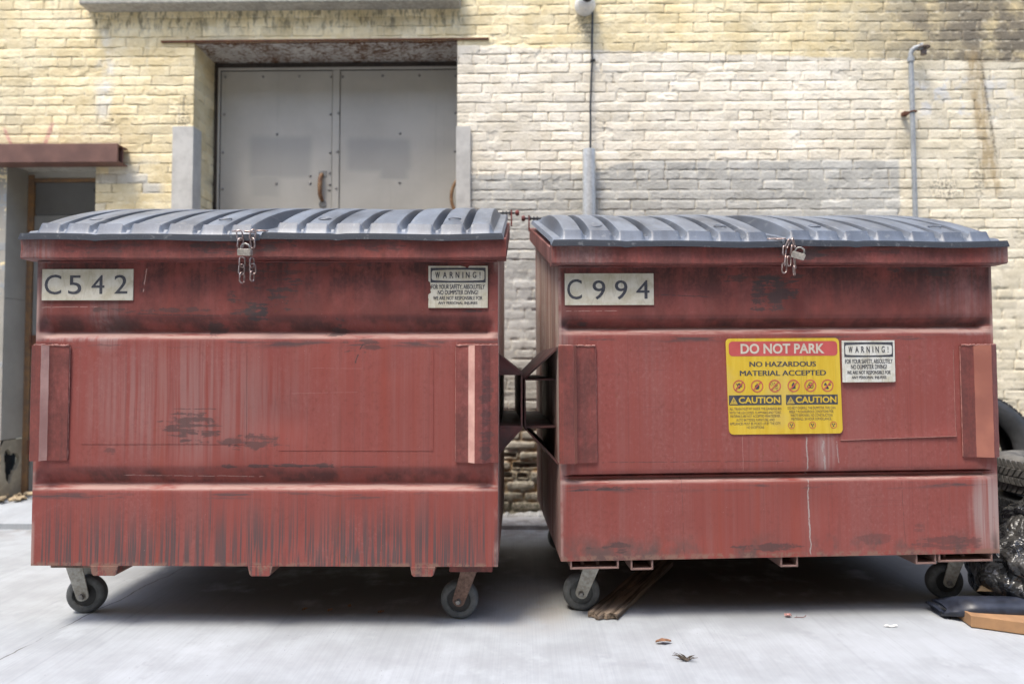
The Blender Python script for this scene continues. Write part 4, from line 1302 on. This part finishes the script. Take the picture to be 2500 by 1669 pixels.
def park_sticker(root, x0, x1, z0, z1):
    def U(px, py=600): return x0 + (px - 165 - 22 * (py - 95) / 1095) / 1310 * (x1 - x0)
    def V(py): return z1 - (py - 95) / 1095 * (z1 - z0)
    ku = (x1 - x0) / 1310; kv = (z1 - z0) / 1095
    def S(poly): return [(x + (z1 - z) / (z1 - z0) * 22 * ku, z) for x, z in poly]
    mb = MB(); mb.prism(S(rrect(x0, x1, z0, z1, .018)), -.0016, .003)
    o = mb.build('parking_sticker', M['yellow'], root)
    m2 = MB(); m2.flat(S(rrect(U(205), U(1462), V(298), V(130), .016)), -.0021)
    m2.build('red_band', M['band_red'], o)
    t = MB(); put_text(t, 'DO NOT PARK', U(335, 215), U(1305, 215), V(272), V(156), -.0026, bold=.028)
    t.build('lettering', M['band_white'], o)
    ink = MB(); redm = MB(); yel = MB()
    put_text(ink, 'NO HAZARDOUS', U(440, 390), U(1205, 390), V(420), V(362), -.0021, fat=.0011)
    put_text(ink, 'MATERIAL ACCEPTED', U(330, 493), U(1322, 493), V(523), V(463), -.0021, fat=.0011)
    for a, b in ((203, 808), (860, 1460)):
        ink.flat([(U(a, 800), V(857)), (U(b, 800), V(857)), (U(b, 800), V(744)), (U(a, 800), V(744))], -.0021)
        put_text(yel, 'CAUTION', U(a + 112, 800), U(b - 16, 800), V(838), V(764), -.0026, bold=.028)
        c_ = (a + 54)
        yel.flat([(U(c_ - 44, 800), V(846)), (U(c_ + 46, 800), V(846)), (U(c_, 800), V(764))], -.0025)
        ink.flat([(U(c_ - 30, 800), V(839)), (U(c_ + 32, 800), V(839)), (U(c_, 800), V(780))], -.0027)
        yel.flat([(U(c_ - 25, 800), V(836)), (U(c_ + 27, 800), V(836)), (U(c_, 800), V(787))], -.0029)
        ink.flat([(U(c_ - 3, 800), V(824)), (U(c_ + 4, 800), V(824)), (U(c_ + 6, 800), V(800)), (U(c_ - 5, 800), V(800))], -.0031)
        ink.flat([(U(c_ - 3, 800), V(833)), (U(c_ + 4, 800), V(833)), (U(c_ + 4, 800), V(828)), (U(c_ - 3, 800), V(828))], -.0031)
    lines = [("ALL TRASH MUST FIT INSIDE THE GARBAGE BIN", 508, 595, 885, 914), ("WITH THE LID CLOSED. FLAMMABLE AND TOXIC", 508, 595, 928, 957), ("MATERIALS ARE NOT ACCEPTED WHATSOEVER.", 508, 575, 968, 998), ("AUTO BATTERIES, FURNITURE, AND", 508, 438, 1011, 1040), ("APPLIANCES MUST BE PICKED UP BY THE CITY.", 508, 587, 1053, 1083), ("NO EXCEPTIONS", 508, 200, 1096, 1125),
             ("DO NOT OVERFILL THE DUMPSTER. THIS CAN", 1155, 553, 880, 910), ("RESULT IN DANGEROUS CONDITIONS FOR", 1155, 510, 922, 952), ("WASTE REMOVERS. NO CONSTRUCTION", 1155, 485, 964, 994), ("MATERIALS. 24 HOUR SURVEILLANCE.", 1155, 465, 1005, 1035)]
    for s_, c_, w_, a, b in lines:
        put_text(ink, s_, U(c_ - w_ / 2, a), U(c_ + w_ / 2, a), V(b), V(a), -.0021, bold=.0)
    rad = 60 * ku; cz = V(641); ink0, yel0 = ink, yel
    for i, cx in enumerate((320, 527, 731, 948, 1142, 1340)):
        X = U(cx, 641); y = -.0021; ink = MB(); redm = MB(); yel = MB()
        if i == 0:      # skull and crossed bones
            ink.flat([(X + rad * (.40 * math.cos(R(20 * k))), cz + rad * (.14 + .42 * math.sin(R(20 * k)))) for k in range(18)], y)
            ink.flat([(X - .2 * rad, cz - .42 * rad), (X + .2 * rad, cz - .42 * rad), (X + .24 * rad, cz - .1 * rad), (X - .24 * rad, cz - .1 * rad)], y - .0001)
            for sg in (-1, 1):
                ink.flat([(X - .6 * rad, cz - sg * .42 * rad - .06 * rad), (X + .6 * rad, cz + sg * .18 * rad - .06 * rad), (X + .6 * rad, cz + sg * .18 * rad + .08 * rad), (X - .6 * rad, cz - sg * .42 * rad + .08 * rad)], y - .0002 - .0001 * sg)
                yel.flat([(X + sg * .16 * rad + .1 * rad * math.cos(R(45 * k)), cz + .12 * rad + .1 * rad * math.sin(R(45 * k))) for k in range(8)], y - .0005)
        elif i == 1:    # flame
            ink.flat([(X + a * rad, cz + b * rad) for a, b in ((-.15, -.62), (.25, -.60), (.45, -.30), (.42, .0), (.28, .2), (.2, .02), (.1, .35), (-.02, .68), (-.12, .3), (-.2, .1), (-.3, .28), (-.42, -.05), (-.40, -.4))], y)
        elif i == 2:    # burst
            for k in range(7):
                a = R(-25 + k * 25); b_, c_ = R(-25 + k * 25 - 4), R(-25 + k * 25 + 4)
                ox, oz = X - .35 * rad, cz - .35 * rad
                ink.flat([(ox + .3 * rad * math.cos(a), oz + .3 * rad * math.sin(a)), (ox + 1.0 * rad * math.cos(b_), oz + 1.0 * rad * math.sin(b_)), (ox + 1.0 * rad * math.cos(c_), oz + 1.0 * rad * math.sin(c_))], y)
        elif i == 3:    # jug
            ink.flat([(X + a * rad, cz + b * rad) for a, b in ((-.36, -.58), (.36, -.58), (.36, .25), (.12, .38), (.12, .62), (-.14, .62), (-.14, .42), (-.36, .30))], y)
        elif i == 4:    # three-ring warning sign
            for k in range(3):
                a = R(90 + 120 * k); ink.ring(X + .27 * rad * math.cos(a), cz + .27 * rad * math.sin(a), .24 * rad, .36 * rad, y - .0001 * k, 0, 20)
            ink.ring(X, cz, .16 * rad, .26 * rad, y - .0004, 0, 16)
        else:
            trefoil(ink, X, cz, .66 * rad, y, 0)
        redm.ring(X, cz, rad * .98, rad * 1.17, -.0024, 0, 40)
        d = rad * .72; h_ = rad * .075
        redm.flat([(X - d - h_, cz - d + h_), (X - d + h_, cz - d - h_), (X + d + h_, cz + d - h_), (X + d - h_, cz + d + h_)], -.0029)
        pic(o, ink, redm, yel)
    for cx in (923, 1167, 1410):
        X = U(cx, 1092); z_ = V(1092); r2 = 34 * ku; ink = MB(); redm = MB(); yel = MB()
        trefoil(ink, X, z_, .62 * r2, -.0021, 0)
        redm.ring(X, z_, r2 * .96, r2 * 1.16, -.0024, 0, 28)
        pic(o, ink, redm, yel)
    ink0.build('printing', M['ink'], o); yel0.build('caution_lettering', M['yellow'], o)
    o.rotation_euler = (0, 0, 0)
    return o


def patch(root, x0, x1, z0, z1, mat, curl=0, name='painted_over_sticker'):
    mb = MB()
    n = 16
    dn = DENT[0]; rows = []
    for j in range(n + 1):
        v = j / n; z = z1 + (z0 - z1) * v
        row = []
        for i in range(n + 1):
            u = i / n; x = x0 + (x1 - x0) * u
            k = curl * (max(0, (v - .86) / .14) ** 2 * (.2 + .8 * u) + max(0, (u - .93) / .07) ** 2 * .35 * (.3 + v))
            row.append((x, dn(x, z) - .0012 - k, z - .012 * (1 - u) * v * (1 if curl else 0)))
        rows.append(row)
    mb.grid(rows, flip=True)
    eb = [rows[-1][i] for i in range(n + 1)] + [rows[j][-1] for j in range(n - 1, 1, -1)]
    o = mb.build(name, mat, root, smooth=50)
    if curl:
        e_ = MB(); e_.tube([(p[0], p[1] - .0005, p[2]) for p in eb], .0012, 5)
        e_.build('sticker_edge', M['weld'], o, smooth=60)
    return o


def hinge(root, x, sgn, z, mat):
    mb = MB(); y = 1.13
    mb.tube([(x - sgn * .10, y, z), (x + sgn * .055, y, z)], .0065, 8)
    for q in (-.06, -.02, .0, .02):
        mb.tube([(x + sgn * q, y, z), (x + sgn * (q + .008), y, z)], .013, 10)
    h = mb.build('hinge_rod', M['black_cable'], root, smooth=40)
    mb = MB(); mb.lathe([(.0005, -.012), (.014, -.010), (.018, 0), (.014, .010), (.0005, .012)], (x + sgn * .065, y, z), 'x', 12)
    mb.box(*sorted((x + sgn * .028, x + sgn * .036)), y - .012, y + .012, z - .075, z + .016)
    mb.build('hinge_end', mat, h, smooth=40)
    return h


DENT = [None]


def dumpster(name, loc, rz, Wb, z0, zt, zl, grooves, red, trim, lidm, lid_c, label, ry=0):
    root = tag(empty(name, loc, rz), label, 'dumpster')
    root.rotation_euler = (0, ry, rz)
    DENT[0] = make_body(root, Wb, z0, zt, grooves, red, int(Wb * 1000))
    make_rim(root, Wb, zt, zl, trim)
    for c in lid_c: make_lid(root, c, lidm, .004)
    hinge(root, -.01, -1, 1.905, trim); hinge(root, Wb + .01, 1, 1.905, trim)
    return root


PL = (-1.9369, 2.5657, 0)
da = dumpster('dumpster', PL, R(.54), 1.835, .256, 1.456, 1.537, GL, M['red_a'], M['red_trim_a'], M['lid_a'], (.440, 1.386),
              'red dumpster with dark paint drips along its bottom, numbered C542')
prof_l = [(.006, .030), (.044, .031), (.060, .008), (.066, .0065), (.138, .0065)]
prof_r = [(-.002, .012), (.030, .013), (.062, .031), (.090, .032), (.116, .009), (.122, .007), (.166, .0065)]
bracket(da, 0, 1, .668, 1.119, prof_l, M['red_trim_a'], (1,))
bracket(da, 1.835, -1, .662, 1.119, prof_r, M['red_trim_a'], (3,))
pocket(da, 1.835, 1, .098, .780, 1.008, 1.088, .672, .15, 1.05, M['red_dark'], True)
pocket(da, 0, -1, .098, .780, 1.008, 1.088, .672, .34, 1.05, M['red_dark'], True)
for a, b in ((.236, .346), (.856, .953), (1.492, 1.591)): skid(da, a, b, .2175, .2555, -.002, M['red_a'], False)
mb = MB(); mb.box(.042, .226, .05, .30, .232, .2555); mb.build('caster_pad', M['rust_fork'], da, bevel=.002)
mb = MB(); mb.box(1.642, 1.812, .03, .30, .226, .2555); mb.build('caster_pad', M['red_plate'], da, bevel=.002)
caster(da, .092, .205, .232, R(6), -.040, M['zinc'])
caster(da, 1.672, .160, .226, R(-3), .046, M['rust_fork'])
caster(da, .12, 1.05, .2555, R(20), .04, M['zinc']); caster(da, 1.70, 1.05, .2555, R(-30), -.04, M['zinc'])
number_plate(da, .020, .384, 1.299, 1.423, [('C', .0115, .0776, .022, .101), ('5', .106, .158, .025, .100), ('4', .199, .250, .024, .099), ('2', .290, .342, .023, .098)])
warning_sticker(da, 1.559, 1.794, 1.268, 1.434, True)
patch(da, .188, .840, .73, 1.116, M['red_a']); patch(da, .968, 1.58, .705, 1.113, M['red_a'])

PR = (.151, 2.677, 0)
db = dumpster('dumpster', PR, R(3.34), 1.828, .250, 1.447, 1.524, GR, M['red_b'], M['red_trim_b'], M['lid_b'], (.440, 1.386),
              'red dumpster with a large yellow sticker on its front, numbered C994', ry=R(-.4))
for ch in db.children:
    if ch.name.startswith(('lid', 'hinge')): ch.location.z -= .012
bracket(db, 0, 1, .645, 1.119, [(-.004, .014), (.012, .029), (.056, .030), (.070, .008), (.078, .0065), (.150, .0065)], M['red_trim_b'], (2,))
bracket(db, 1.828, -1, .648, 1.112, [(-.002, .013), (.028, .030), (.034, .031), (.092, .008), (.098, .007), (.146, .0065)], M['red_trim_b'], (2,))
pocket(db, 0, -1, .136, .772, .984, 1.118, .628, .15, 1.05, M['red_dark'], False)
pocket(db, 1.828, 1, .136, .772, .984, 1.118, .628, .40, 1.05, M['red_dark'], False)
for a, b, y in ((.285, .377, .004), (.905, .978, .006), (1.475, 1.562, .006)): skid(db, a, b, .208, .2495, y, M['pad'], True)
def channel(x0, x1, z0, z1, mat):
    mb = MB(); th = .007
    mb.box(x0, x1, .003, .30, z0, z0 + th); mb.box(x0, x0 + th, .003, .30, z0 + th + .0004, z1); mb.box(x1 - th, x1, .003, .30, z0 + th + .0004, z1)
    for (bx) in (x0 + .055, (x0 + x1) / 2 + .02):
        mb.lathe([(.0005, .012), (.008, .011), (.009, 0)], (bx, .05, z0 + th), 'z', 6)
    return mb.build('caster_pad', mat, db, bevel=.001)
channel(.038, .236, .216, .2495, M['pad']); channel(1.57, 1.80, .216, .2495, M['pad'])
caster(db, .103, .155, .219, R(-8), .050, M['zinc'], M['rubber'])
c2 = caster(db, 1.746, .225, .219, R(-4), .046, M['zinc']); c2.location.z = -.012
caster(db, .12, 1.05, .2495, R(20), .04, M['zinc']); caster(db, 1.70, 1.05, .2495, R(-30), -.04, M['zinc'])
number_plate(db, .026, .393, 1.286, 1.416, [('C', .010, .0696, .0235, .1065), ('9', .1145, .1665, .0285, .107), ('9', .2065, .2575, .0285, .107), ('4', .2945, .349, .0285, .105)])
park_sticker(db, .690, 1.166, .752, 1.146)
warning_sticker(db, 1.178, 1.401, .962, 1.135, False).location.y = -.0022
patch(db, 1.165, 1.654, .735, 1.146, M['red_b'], .005)

# ------------------------------------------------------------------ padlocked chains
def link(mb, c, dirv, side, L_=.040, Wd=.020, r=.0032):
    """one oval chain link centred at c, long axis dirv, flat side axis `side`"""
    d = Vector(dirv).normalized(); s_ = Vector(side); s_ = (s_ - d * s_.dot(d)).normalized()
    pts = []
    hl = L_ / 2 - Wd / 2
    for i in range(9): a = R(-90 + 22.5 * i); pts.append(Vector(c) + d * (hl + Wd / 2 * math.cos(a)) + s_ * (Wd / 2 * math.sin(a)))
    for i in range(9): a = R(90 + 22.5 * i); pts.append(Vector(c) + d * (-hl + Wd / 2 * math.cos(a)) + s_ * (Wd / 2 * math.sin(a)))
    mb.tube(pts, r, 6, closed=True)


def chain_thing(loc, rz, links, lock, label, lockrot):
    t = tag(empty('padlocked_chain', loc, rz), label, 'chain', 'padlocked chains hanging from the lids')
    for (c, dv, sd) in links:
        mb = MB(); link(mb, c, dv, sd); mb.build('chain_link', M['chain'], t, smooth=60)
    mb = MB()
    mb.prism(rrect(-.026, .026, -.0125, .0135, .005, 4), -.011, .011)
    p = mb.build('padlock', M['lock'], t, loc=lock, rot=lockrot, bevel=.002)
    mb = MB(); mb.lathe([(.0005, -.0116), (.0035, -.0116), (.0045, -.0112)], (.0, 0, .0), 'y', 12)
    mb.build('keyhole', M['black'], p)
    mb = MB(); mb.tube([(-.017, .004, .012), (-.017, .004, .022), (-.012, .004, .030), (0, .004, .034), (.012, .004, .030), (.017, .004, .022), (.017, .004, .012)], .0035, 8)
    mb.build('shackle', M['bolt'], p, smooth=60)
    return t

Rz = Euler((0, 0, R(.54))).to_matrix()
def atL(x, y, z): return tuple(Vector(PL) + Rz @ Vector((x, y, z)))
F_, Sx, Sy = (0, 0, 1), (1, 0, 0), (0, 1, 0)
chain_thing(atL(.868, -.078, 1.47), R(.54),
    [((-.028, .0, .072), (-.12, -.15, 1), (1, .4, 0)), ((-.024, -.002, .040), (.05, 0, 1), (.75, .6, 0)), ((-.017, 0, -.032), F_, (.8, .5, 0)), ((-.019, 0, -.060), (.06, 0, 1), (.9, .25, 0)), ((-.017, .0, -.092), (.02, 0, 1), (.5, .8, 0)),
     ((.022, 0, .074), (.25, -.15, 1), (.8, .6, 0)), ((.022, 0, .042), (-.1, 0, 1), (.9, -.4, 0)), ((.020, 0, -.034), F_, (.4, .9, 0)), ((.024, 0, -.058), (-.05, 0, 1), (.9, .4, 0)), ((.022, 0, -.086), (.03, 0, 1), (.3, .95, 0)),
     ((.050, .022, .094), (1, .3, .05), (0, 1, .2)), ((-.050, .024, .094), (-1, .4, .05), (0, 1, .2)), ((.0, .022, .090), (1, .1, -.1), (0, 1, .1))],
    (-.002, -.012, .004), 'rusty pink chain with a level padlock, two strands hanging on dumpster C542', (R(8), R(2), R(-4)))
RzR = Euler((0, R(-.4), R(3.34))).to_matrix()
def atR(x, y, z): return tuple(Vector(PR) + RzR @ Vector((x, y, z)))
chain_thing(atR(.936, -.078, 1.462), R(3.34),
    [((-.014, .0, .062), (.35, -.2, 1), (.7, .6, 0)), ((-.028, 0, .034), (.06, 0, 1), (.8, .5, 0)), ((-.026, 0, -.006), (.12, 0, 1), (.35, .9, 0)), ((-.030, 0, -.036), (.06, 0, 1), (1, .2, 0)),
     ((.010, 0, .066), (-.35, -.2, 1), (.6, .7, 0)), ((.0, 0, .038), (.1, 0, 1), (.3, .9, 0)), ((-.010, .0, -.008), F_, (.9, .4, 0)), ((.014, 0, -.016), (-.1, 0, 1), (.6, .8, 0)), ((.010, 0, -.046), (-.08, 0, 1), (.2, 1, 0)),
     ((-.034, .022, .086), (-1, .3, .0), (0, 1, .2)), ((-.062, .032, .088), (-1, .2, .0), (0, 1, .2))],
    (.022, -.012, .012), 'rusty pink chain with a tilted padlock hanging on dumpster C994', (R(10), R(20), R(-20)))

# ------------------------------------------------------------------ loose things on the ground
# broken plank under the right dumpster
def plank():
    L_, Wd, T = .85, .118, .022
    mb = MB(); rp = random.Random(12)
    n = 22; ws = frange(0, Wd, 10)
    front = [rp.uniform(-.012, .02) + (.022 if w > .055 else 0) for w in ws]
    top = [[(w, (front[j] if i == 0 else front[j] * .3 + .02 if i == 1 else L_ * i / n), T - (.007 if (.048 < w < .062) else 0) + rp.uniform(-.001, .001)) for j, w in enumerate(ws)] for i in range(n + 1)]
    mb.grid(top)
    bot = [[(w, (front[j] + rp.uniform(-.008, .012) if i == 0 else L_ * i / n), .0) for j, w in enumerate(ws)] for i in range(n + 1)]
    mb.grid(bot, flip=True)
    k = len(ws)
    mb.add(top[0] + bot[0], [(j, k + j, k + j + 1, j + 1) for j in range(k - 1)])
    for c in (0, -1):
        a = [r_[c] for r_ in top]; b = [r_[c] for r_ in bot]
        mb.add(a + b, [(i, i + 1, n + 2 + i, n + 1 + i) for i in range(n)])
    o = mb.build('plank', M['wood'], smooth=20)
    o.location = (.262, 2.745, .004); o.rotation_euler = (0, 0, R(-28.5))
    return tag(o, 'splintered wooden plank lying under the right dumpster beside its wheel', 'plank')
plank()

# litter
def leaf():
    mb = MB(); n = 8
    rows = []
    for i in range(n + 1):
        t = i / n; w = .013 * math.sin(math.pi * min(1, t * .95 + .03)) * (1 + .25 * math.sin(t * 17))
        rows.append([(-.03 + .06 * t, s_ * w, .004 + .006 * abs(s_) + .004 * math.sin(t * 3)) for s_ in (-1, -.4, 0, .4, 1)])
    mb.grid(rows)
    o = mb.build('dry_leaf', M['leaf'], smooth=60); o.location = (.522, 2.50, 0.002); o.rotation_euler = (0, 0, .1)
    tag(o, 'small curled brown leaf lying on the concrete in front of the right dumpster', 'leaf')
leaf()
def weed():
    mb = MB(); rp = random.Random(3)
    for i in range(16):
        a = rp.uniform(-.4, .9) + (math.pi if i < 5 else 0); l_ = rp.uniform(.02, .045)
        p0 = Vector((rp.uniform(0, .02), rp.uniform(-.008, .008), .004))
        p1 = p0 + Vector((-math.cos(a) * l_ * .5, math.sin(a) * .3 * l_, rp.uniform(.004, .012)))
        p2 = p1 + Vector((-math.cos(a) * l_ * .5, math.sin(a) * .3 * l_, rp.uniform(-.003, .008)))
        mb.tube([p0, p1, p2], [.0025, .0017, .0008], 5)
    o = mb.build('dry_weed', M['weed'], smooth=60); o.location = (.56, 2.36, 0)
    tag(o, 'dark dried weed clump on the concrete, nearest the camera', 'weed')
weed()
def twig():
    mb = MB()
    mb.tube([(-.022, 0, .003), (-.005, .002, .004), (.012, 0, .004), (.024, .003, .006)], [.0012, .0014, .0014, .001], 5)
    mb.tube([(.020, .002, .005), (.026, .002, .012)], .0013, 5); mb.tube([(-.012, 0, .004), (-.013, .002, .010)], .001, 5)
    o = mb.build('twig', plain('red_twig', (.20, .055, .04), .7, 0, .2, 60), smooth=60); o.location = (1.137, 2.758, 0)
    tag(o, 'thin reddish twig lying in front of the right dumpster', 'twig')
twig()
def scrap():
    mb = MB(); n = 7
    mb.grid([[(-.012 + .024 * i / n, -.010 + .02 * j / n, .004 + .009 * math.sin(i * 1.3) ** 2 + .005 * math.cos(j * 1.7) ** 2) for i in range(n + 1)] for j in range(n + 1)])
    o = mb.build('plastic_scrap', plain('pink_plastic', (.62, .33, .30), .5, 0, .15, 40), smooth=60); o.location = (1.092, 2.768, 0)
    tag(o, 'tiny crumpled pink scrap beside the reddish twig', 'scrap')
    mb = MB(); n = 9
    mb.grid([[(-.026 + .052 * i / n, (-.006 + .012 * j / 3) * (1 - .6 * abs(i / n - .5)), .004 + .005 * math.sin(j * 1.1) + .002 * math.sin(i)) for i in range(n + 1)] for j in range(4)])
    o = mb.build('paper_scrap', M['paper'], smooth=60); o.location = (1.461, 2.674, 0); o.rotation_euler = (0, 0, .05)
    tag(o, 'small white paper scrap on the concrete left of the dark padded panel', 'paper')
scrap()
rp = random.Random(21)
leaves = [(-.93, 2.80), (-.82, 2.79), (-.60, 2.775), (-.34, 2.84), (-.30, 2.86), (-.75, 2.84)]
for i, (lx, ly) in enumerate(leaves):
    mb = MB(); n = 5
    mb.grid([[(-.014 + .028 * a / n, (-.008 + .016 * b / n) * math.sin(math.pi * (a + .3) / (n + .6)), .003 + .006 * math.sin(a * 1.4 + i) ** 2 + .004 * (b / n - .5) ** 2 * 4) for a in range(n + 1)] for b in range(n + 1)])
    o = mb.build('fallen_leaf', M['leaf'], smooth=60); o.location = (lx, ly, .001); o.rotation_euler = (0, 0, rp.uniform(0, 6))
    tag(o, 'small dark leaf in the shade under the left dumpster', 'leaf', 'leaves under the left dumpster')

# tyres at the right
def tyre(loc, rot, mat, label, r=.325, w=.19):
    prof = []
    hw = w / 2
    pr = [(r * .60, -hw * .62), (r * .63, -hw * .80), (r * .74, -hw * .98), (r * .84, -hw * 1.0), (r * .92, -hw * .93), (r * .965, -hw * .80), (r * .992, -hw * .5), (r, 0), (r * .992, hw * .5), (r * .965, hw * .80), (r * .92, hw * .93), (r * .84, hw * 1.0), (r * .74, hw * .98), (r * .63, hw * .80), (r * .60, hw * .62), (r * .66, hw * .55), (r * .80, hw * .75), (r * .88, hw * .6), (r * .90, 0), (r * .88, -hw * .6), (r * .80, -hw * .75), (r * .66, -hw * .55)]
    mb = MB(); mb.lathe(pr, (0, 0, 0), 'z', 72, closed=True)
    o = mb.build('tyre', mat, smooth=50)
    # tread blocks as one tread part
    tb = MB(); n = 64
    for i in range(n):
        a0 = 2 * math.pi * (i + .08) / n; a1 = 2 * math.pi * (i + .80) / n
        for (za, zb, sk) in ((-.82, -.46, .022), (-.40, -.04, -.02), (.04, .40, .02), (.46, .82, -.022)):
            def pt(a, z, rr_): return (rr_ * math.cos(a + sk * z * 9), rr_ * math.sin(a + sk * z * 9), z * hw)
            ro = lambda z: r * (1.0 if abs(z) < .45 else .968) + .010
            ri = r * .96
            P = [pt(a0, za, ri), pt(a1, za, ri), pt(a1, zb, ri), pt(a0, zb, ri), pt(a0, za, ro(za)), pt(a1, za, ro(za)), pt(a1, zb, ro(zb)), pt(a0, zb, ro(zb))]
            tb.hexa(P)
    tb.build('tread', mat, o)
    o.location = loc; o.rotation_euler = rot
    return tag(o, label, 'tyre')
tyre((2.75, 3.36, .098), (0, 0, 0), M['tyre'], 'black tyre at the bottom of the tyre pile, behind the trash bags')
tyre((2.74, 3.35, .290), (0, 0, 1), M['tyre'], 'black tyre in the middle of the tyre pile by the wall')
tyre((2.745, 3.35, .482), (R(1), R(-1), 2), M['tyre_dusty'], 'dusty grey tyre lying on top of the tyre pile')
tyre((2.62, 4.06, .098), (0, 0, 2), M['tyre'], 'black tyre lying on the ground against the wall, under the upright tyre')
tyre((2.63, 3.92, .545), (R(77), 0, R(-6)), M['tyre'], 'black tyre standing upright behind the pile of lying tyres')
# black trash bags
def bag(name, loc, rad, seed, mat, label, scale):
    rs = np.random.RandomState(seed)
    bm = bmesh.new(); bmesh.ops.create_icosphere(bm, subdivisions=6, radius=1)
    dirs = rs.normal(size=(46, 3)); dirs /= np.linalg.norm(dirs, axis=1)[:, None]
    amp = rs.uniform(.015, .07, 46)
    co = np.array([v.co[:] for v in bm.verts])
    d = co @ dirs.T
    rr_ = 1 + (np.abs(np.sin(d * rs.uniform(3, 9, 46) + rs.uniform(0, 6, 46))) * amp - amp * .5).sum(1) * .62
    k = co * rr_[:, None]
    # pleats gather towards the tied neck
    th = np.arctan2(co[:, 1], co[:, 0]); up = np.clip((co[:, 2] - .35) / .65, 0, 1)
    k[:, :2] *= (1 - .60 * up ** 1.5 + .10 * up * np.abs(np.sin(th * 7 + rs.uniform(0, 6))))[:, None]
    k[:, 2] += .35 * up ** 3
    k[:, 2] = np.maximum(k[:, 2], -.82)
    for v, q in zip(bm.verts, k): v.co = Vector(q * np.array(scale) * rad)
    for f in bm.faces: f.smooth = True
    me = bpy.data.meshes.new(name); bm.to_mesh(me); bm.free(); me.materials.append(mat)
    o = bpy.data.objects.new(name, me); col.objects.link(o); o.location = loc
    return tag(o, label, 'trash bag')
bag('trash_bag', (2.20, 2.90, .15), .19, 4, M['bag_dusty'], 'dusty black trash bag on the ground at the right edge', (1.05, 1.0, .95))
bag('trash_bag', (2.36, 2.90, .33), .20, 9, M['bag'], 'shiny black trash bag heaped on the dusty bag', (1.05, .9, .8))

# padded vinyl panel and cardboard at the lower right
def panel():
    n = 34; m_ = 18
    x0, x1 = 1.725, 2.60
    rows = []
    # cross-section: flat lid behind, rolled edge in front, turned under
    sec = [(.105, .058), (.085, .066), (.06, .071), (.035, .070), (.015, .064), (.002, .054), (-.004, .043), (-.001, .032), (.008, .025), (.022, .022)]
    for i in range(n + 1):
        t = i / n
        e = min(1, t / .11)
        e2 = e * e * (3 - 2 * e)
        x = x0 + (x1 - x0) * t
        row = []
        for (yy, zz) in sec:
            drop = (1 - e2)
            z = zz * (1 - .55 * drop) + .006 + .012 * t
            y = yy + .07 * (1 - t) - .055 + .05 * drop
            row.append((x + .02 * drop * (1 if zz > .05 else 0), y, z + .006 * t))
        rows.append(row)
    mb = MB(); mb.grid(rows)
    # turned-down left end flap reaching the ground
    fl = []
    for k in range(7):
        t = k / 6
        fl.append([(x0 - .004 + .018 * math.sin(t * 2.2) + .012 * t, y, max(.003, z * (1 - t) + .003)) for (x, y, z) in rows[0]])
    mb.grid(fl, flip=True)
    o = mb.build('padded_panel', M['foam'], smooth=60)
    s_ = o.modifiers.new('wall', 'SOLIDIFY'); s_.thickness = .010; s_.offset = -1
    o.location = (0, 2.70, 0); o.rotation_euler = (0, 0, 0)
    return tag(o, 'dark navy padded vinyl panel with a rolled edge lying at the lower right corner', 'panel')
panel()
def cardboard():
    mb = MB()
    P = [(1.775, 2.668), (1.79, 2.664), (1.93, 2.60), (2.35, 2.52), (2.40, 2.78), (1.80, 2.86)]
    top = [(x, y, .050 - .012 * (x > 2.1)) for x, y in P]; bot = [(x, y, .003) for x, y in P]
    k = len(P)
    mb.add(top + bot, [tuple(range(k)), tuple(range(2 * k - 1, k - 1, -1))] + [(i, k + i, k + (i + 1) % k, (i + 1) % k) for i in range(k)])
    o = mb.build('flattened_box', M['card'], bevel=.003)
    tag(o, 'brown flattened cardboard box under the navy padded panel', 'cardboard')
    mb = MB(); n = 14
    out = [(0, 0), (.02, .022), (.07, .030), (.115, .042), (.135, .075), (.155, .098), (.175, .095), (.22, .070), (.30, .05), (.32, 0)]
    mb.prism([(x, z) for x, z in [(0, 0), (.32, 0), (.30, .05), (.22, .070), (.175, .095), (.155, .098), (.135, .075), (.115, .042), (.07, .030), (.02, .022)]], -.006, .006)
    for i in range(30):
        xx = .02 + i * .0095
        mb.box(xx, xx + .0045, -.0074, -.0061, .004, .018 + (.012 if xx > .1 else 0))
    o = mb.build('torn_cardboard', M['card_pale'], bevel=.002)
    o.location = (1.93, 2.86, .080); o.rotation_euler = (R(-28), R(0), R(-4))
    tag(o, 'pale torn corrugated cardboard standing behind the navy padded panel', 'cardboard')
cardboard()

# ------------------------------------------------------------------ added, unseen building across the alley (behind the camera, it keeps the low sky off the scene)
OPY, OPH = -4.6, 9.5
ob = tag(empty('added_alley_building', (0, OPY, 0)), 'added unseen brick building behind the camera that shades the alley', 'building')
mb = MB()
wins = [(-9 + 3.0 * i, z0) for i in range(7) for z0 in (1.4, 4.4, 7.2)]
xs_o = sorted(set([-40, 40] + [w[0] for w in wins] + [w[0] + 1.2 for w in wins])); zs_o = sorted(set([0, OPH] + [w[1] for w in wins] + [w[1] + 1.6 for w in wins]))
for a, b in zip(xs_o, xs_o[1:]):
    for c, d in zip(zs_o, zs_o[1:]):
        if (a, c) not in wins: mb.add([(a, 0, c), (b, 0, c), (b, 0, d), (a, 0, d)], [(3, 2, 1, 0)])
mb.box(-40, 40, -6, -.3, 0, OPH)
mb.build('wall', plain('buff_brick', (.58, .46, .30), .85, 0, .25, 9), ob)  # buff picked to bounce warm light onto the wall and bins
mb = MB()
for wx, wz in wins: mb.box(wx, wx + 1.2, -.2, -.14, wz, wz + 1.6)
wd = mb.build('window_pane', M['lens'], ob); wd['kind'] = 'stuff'
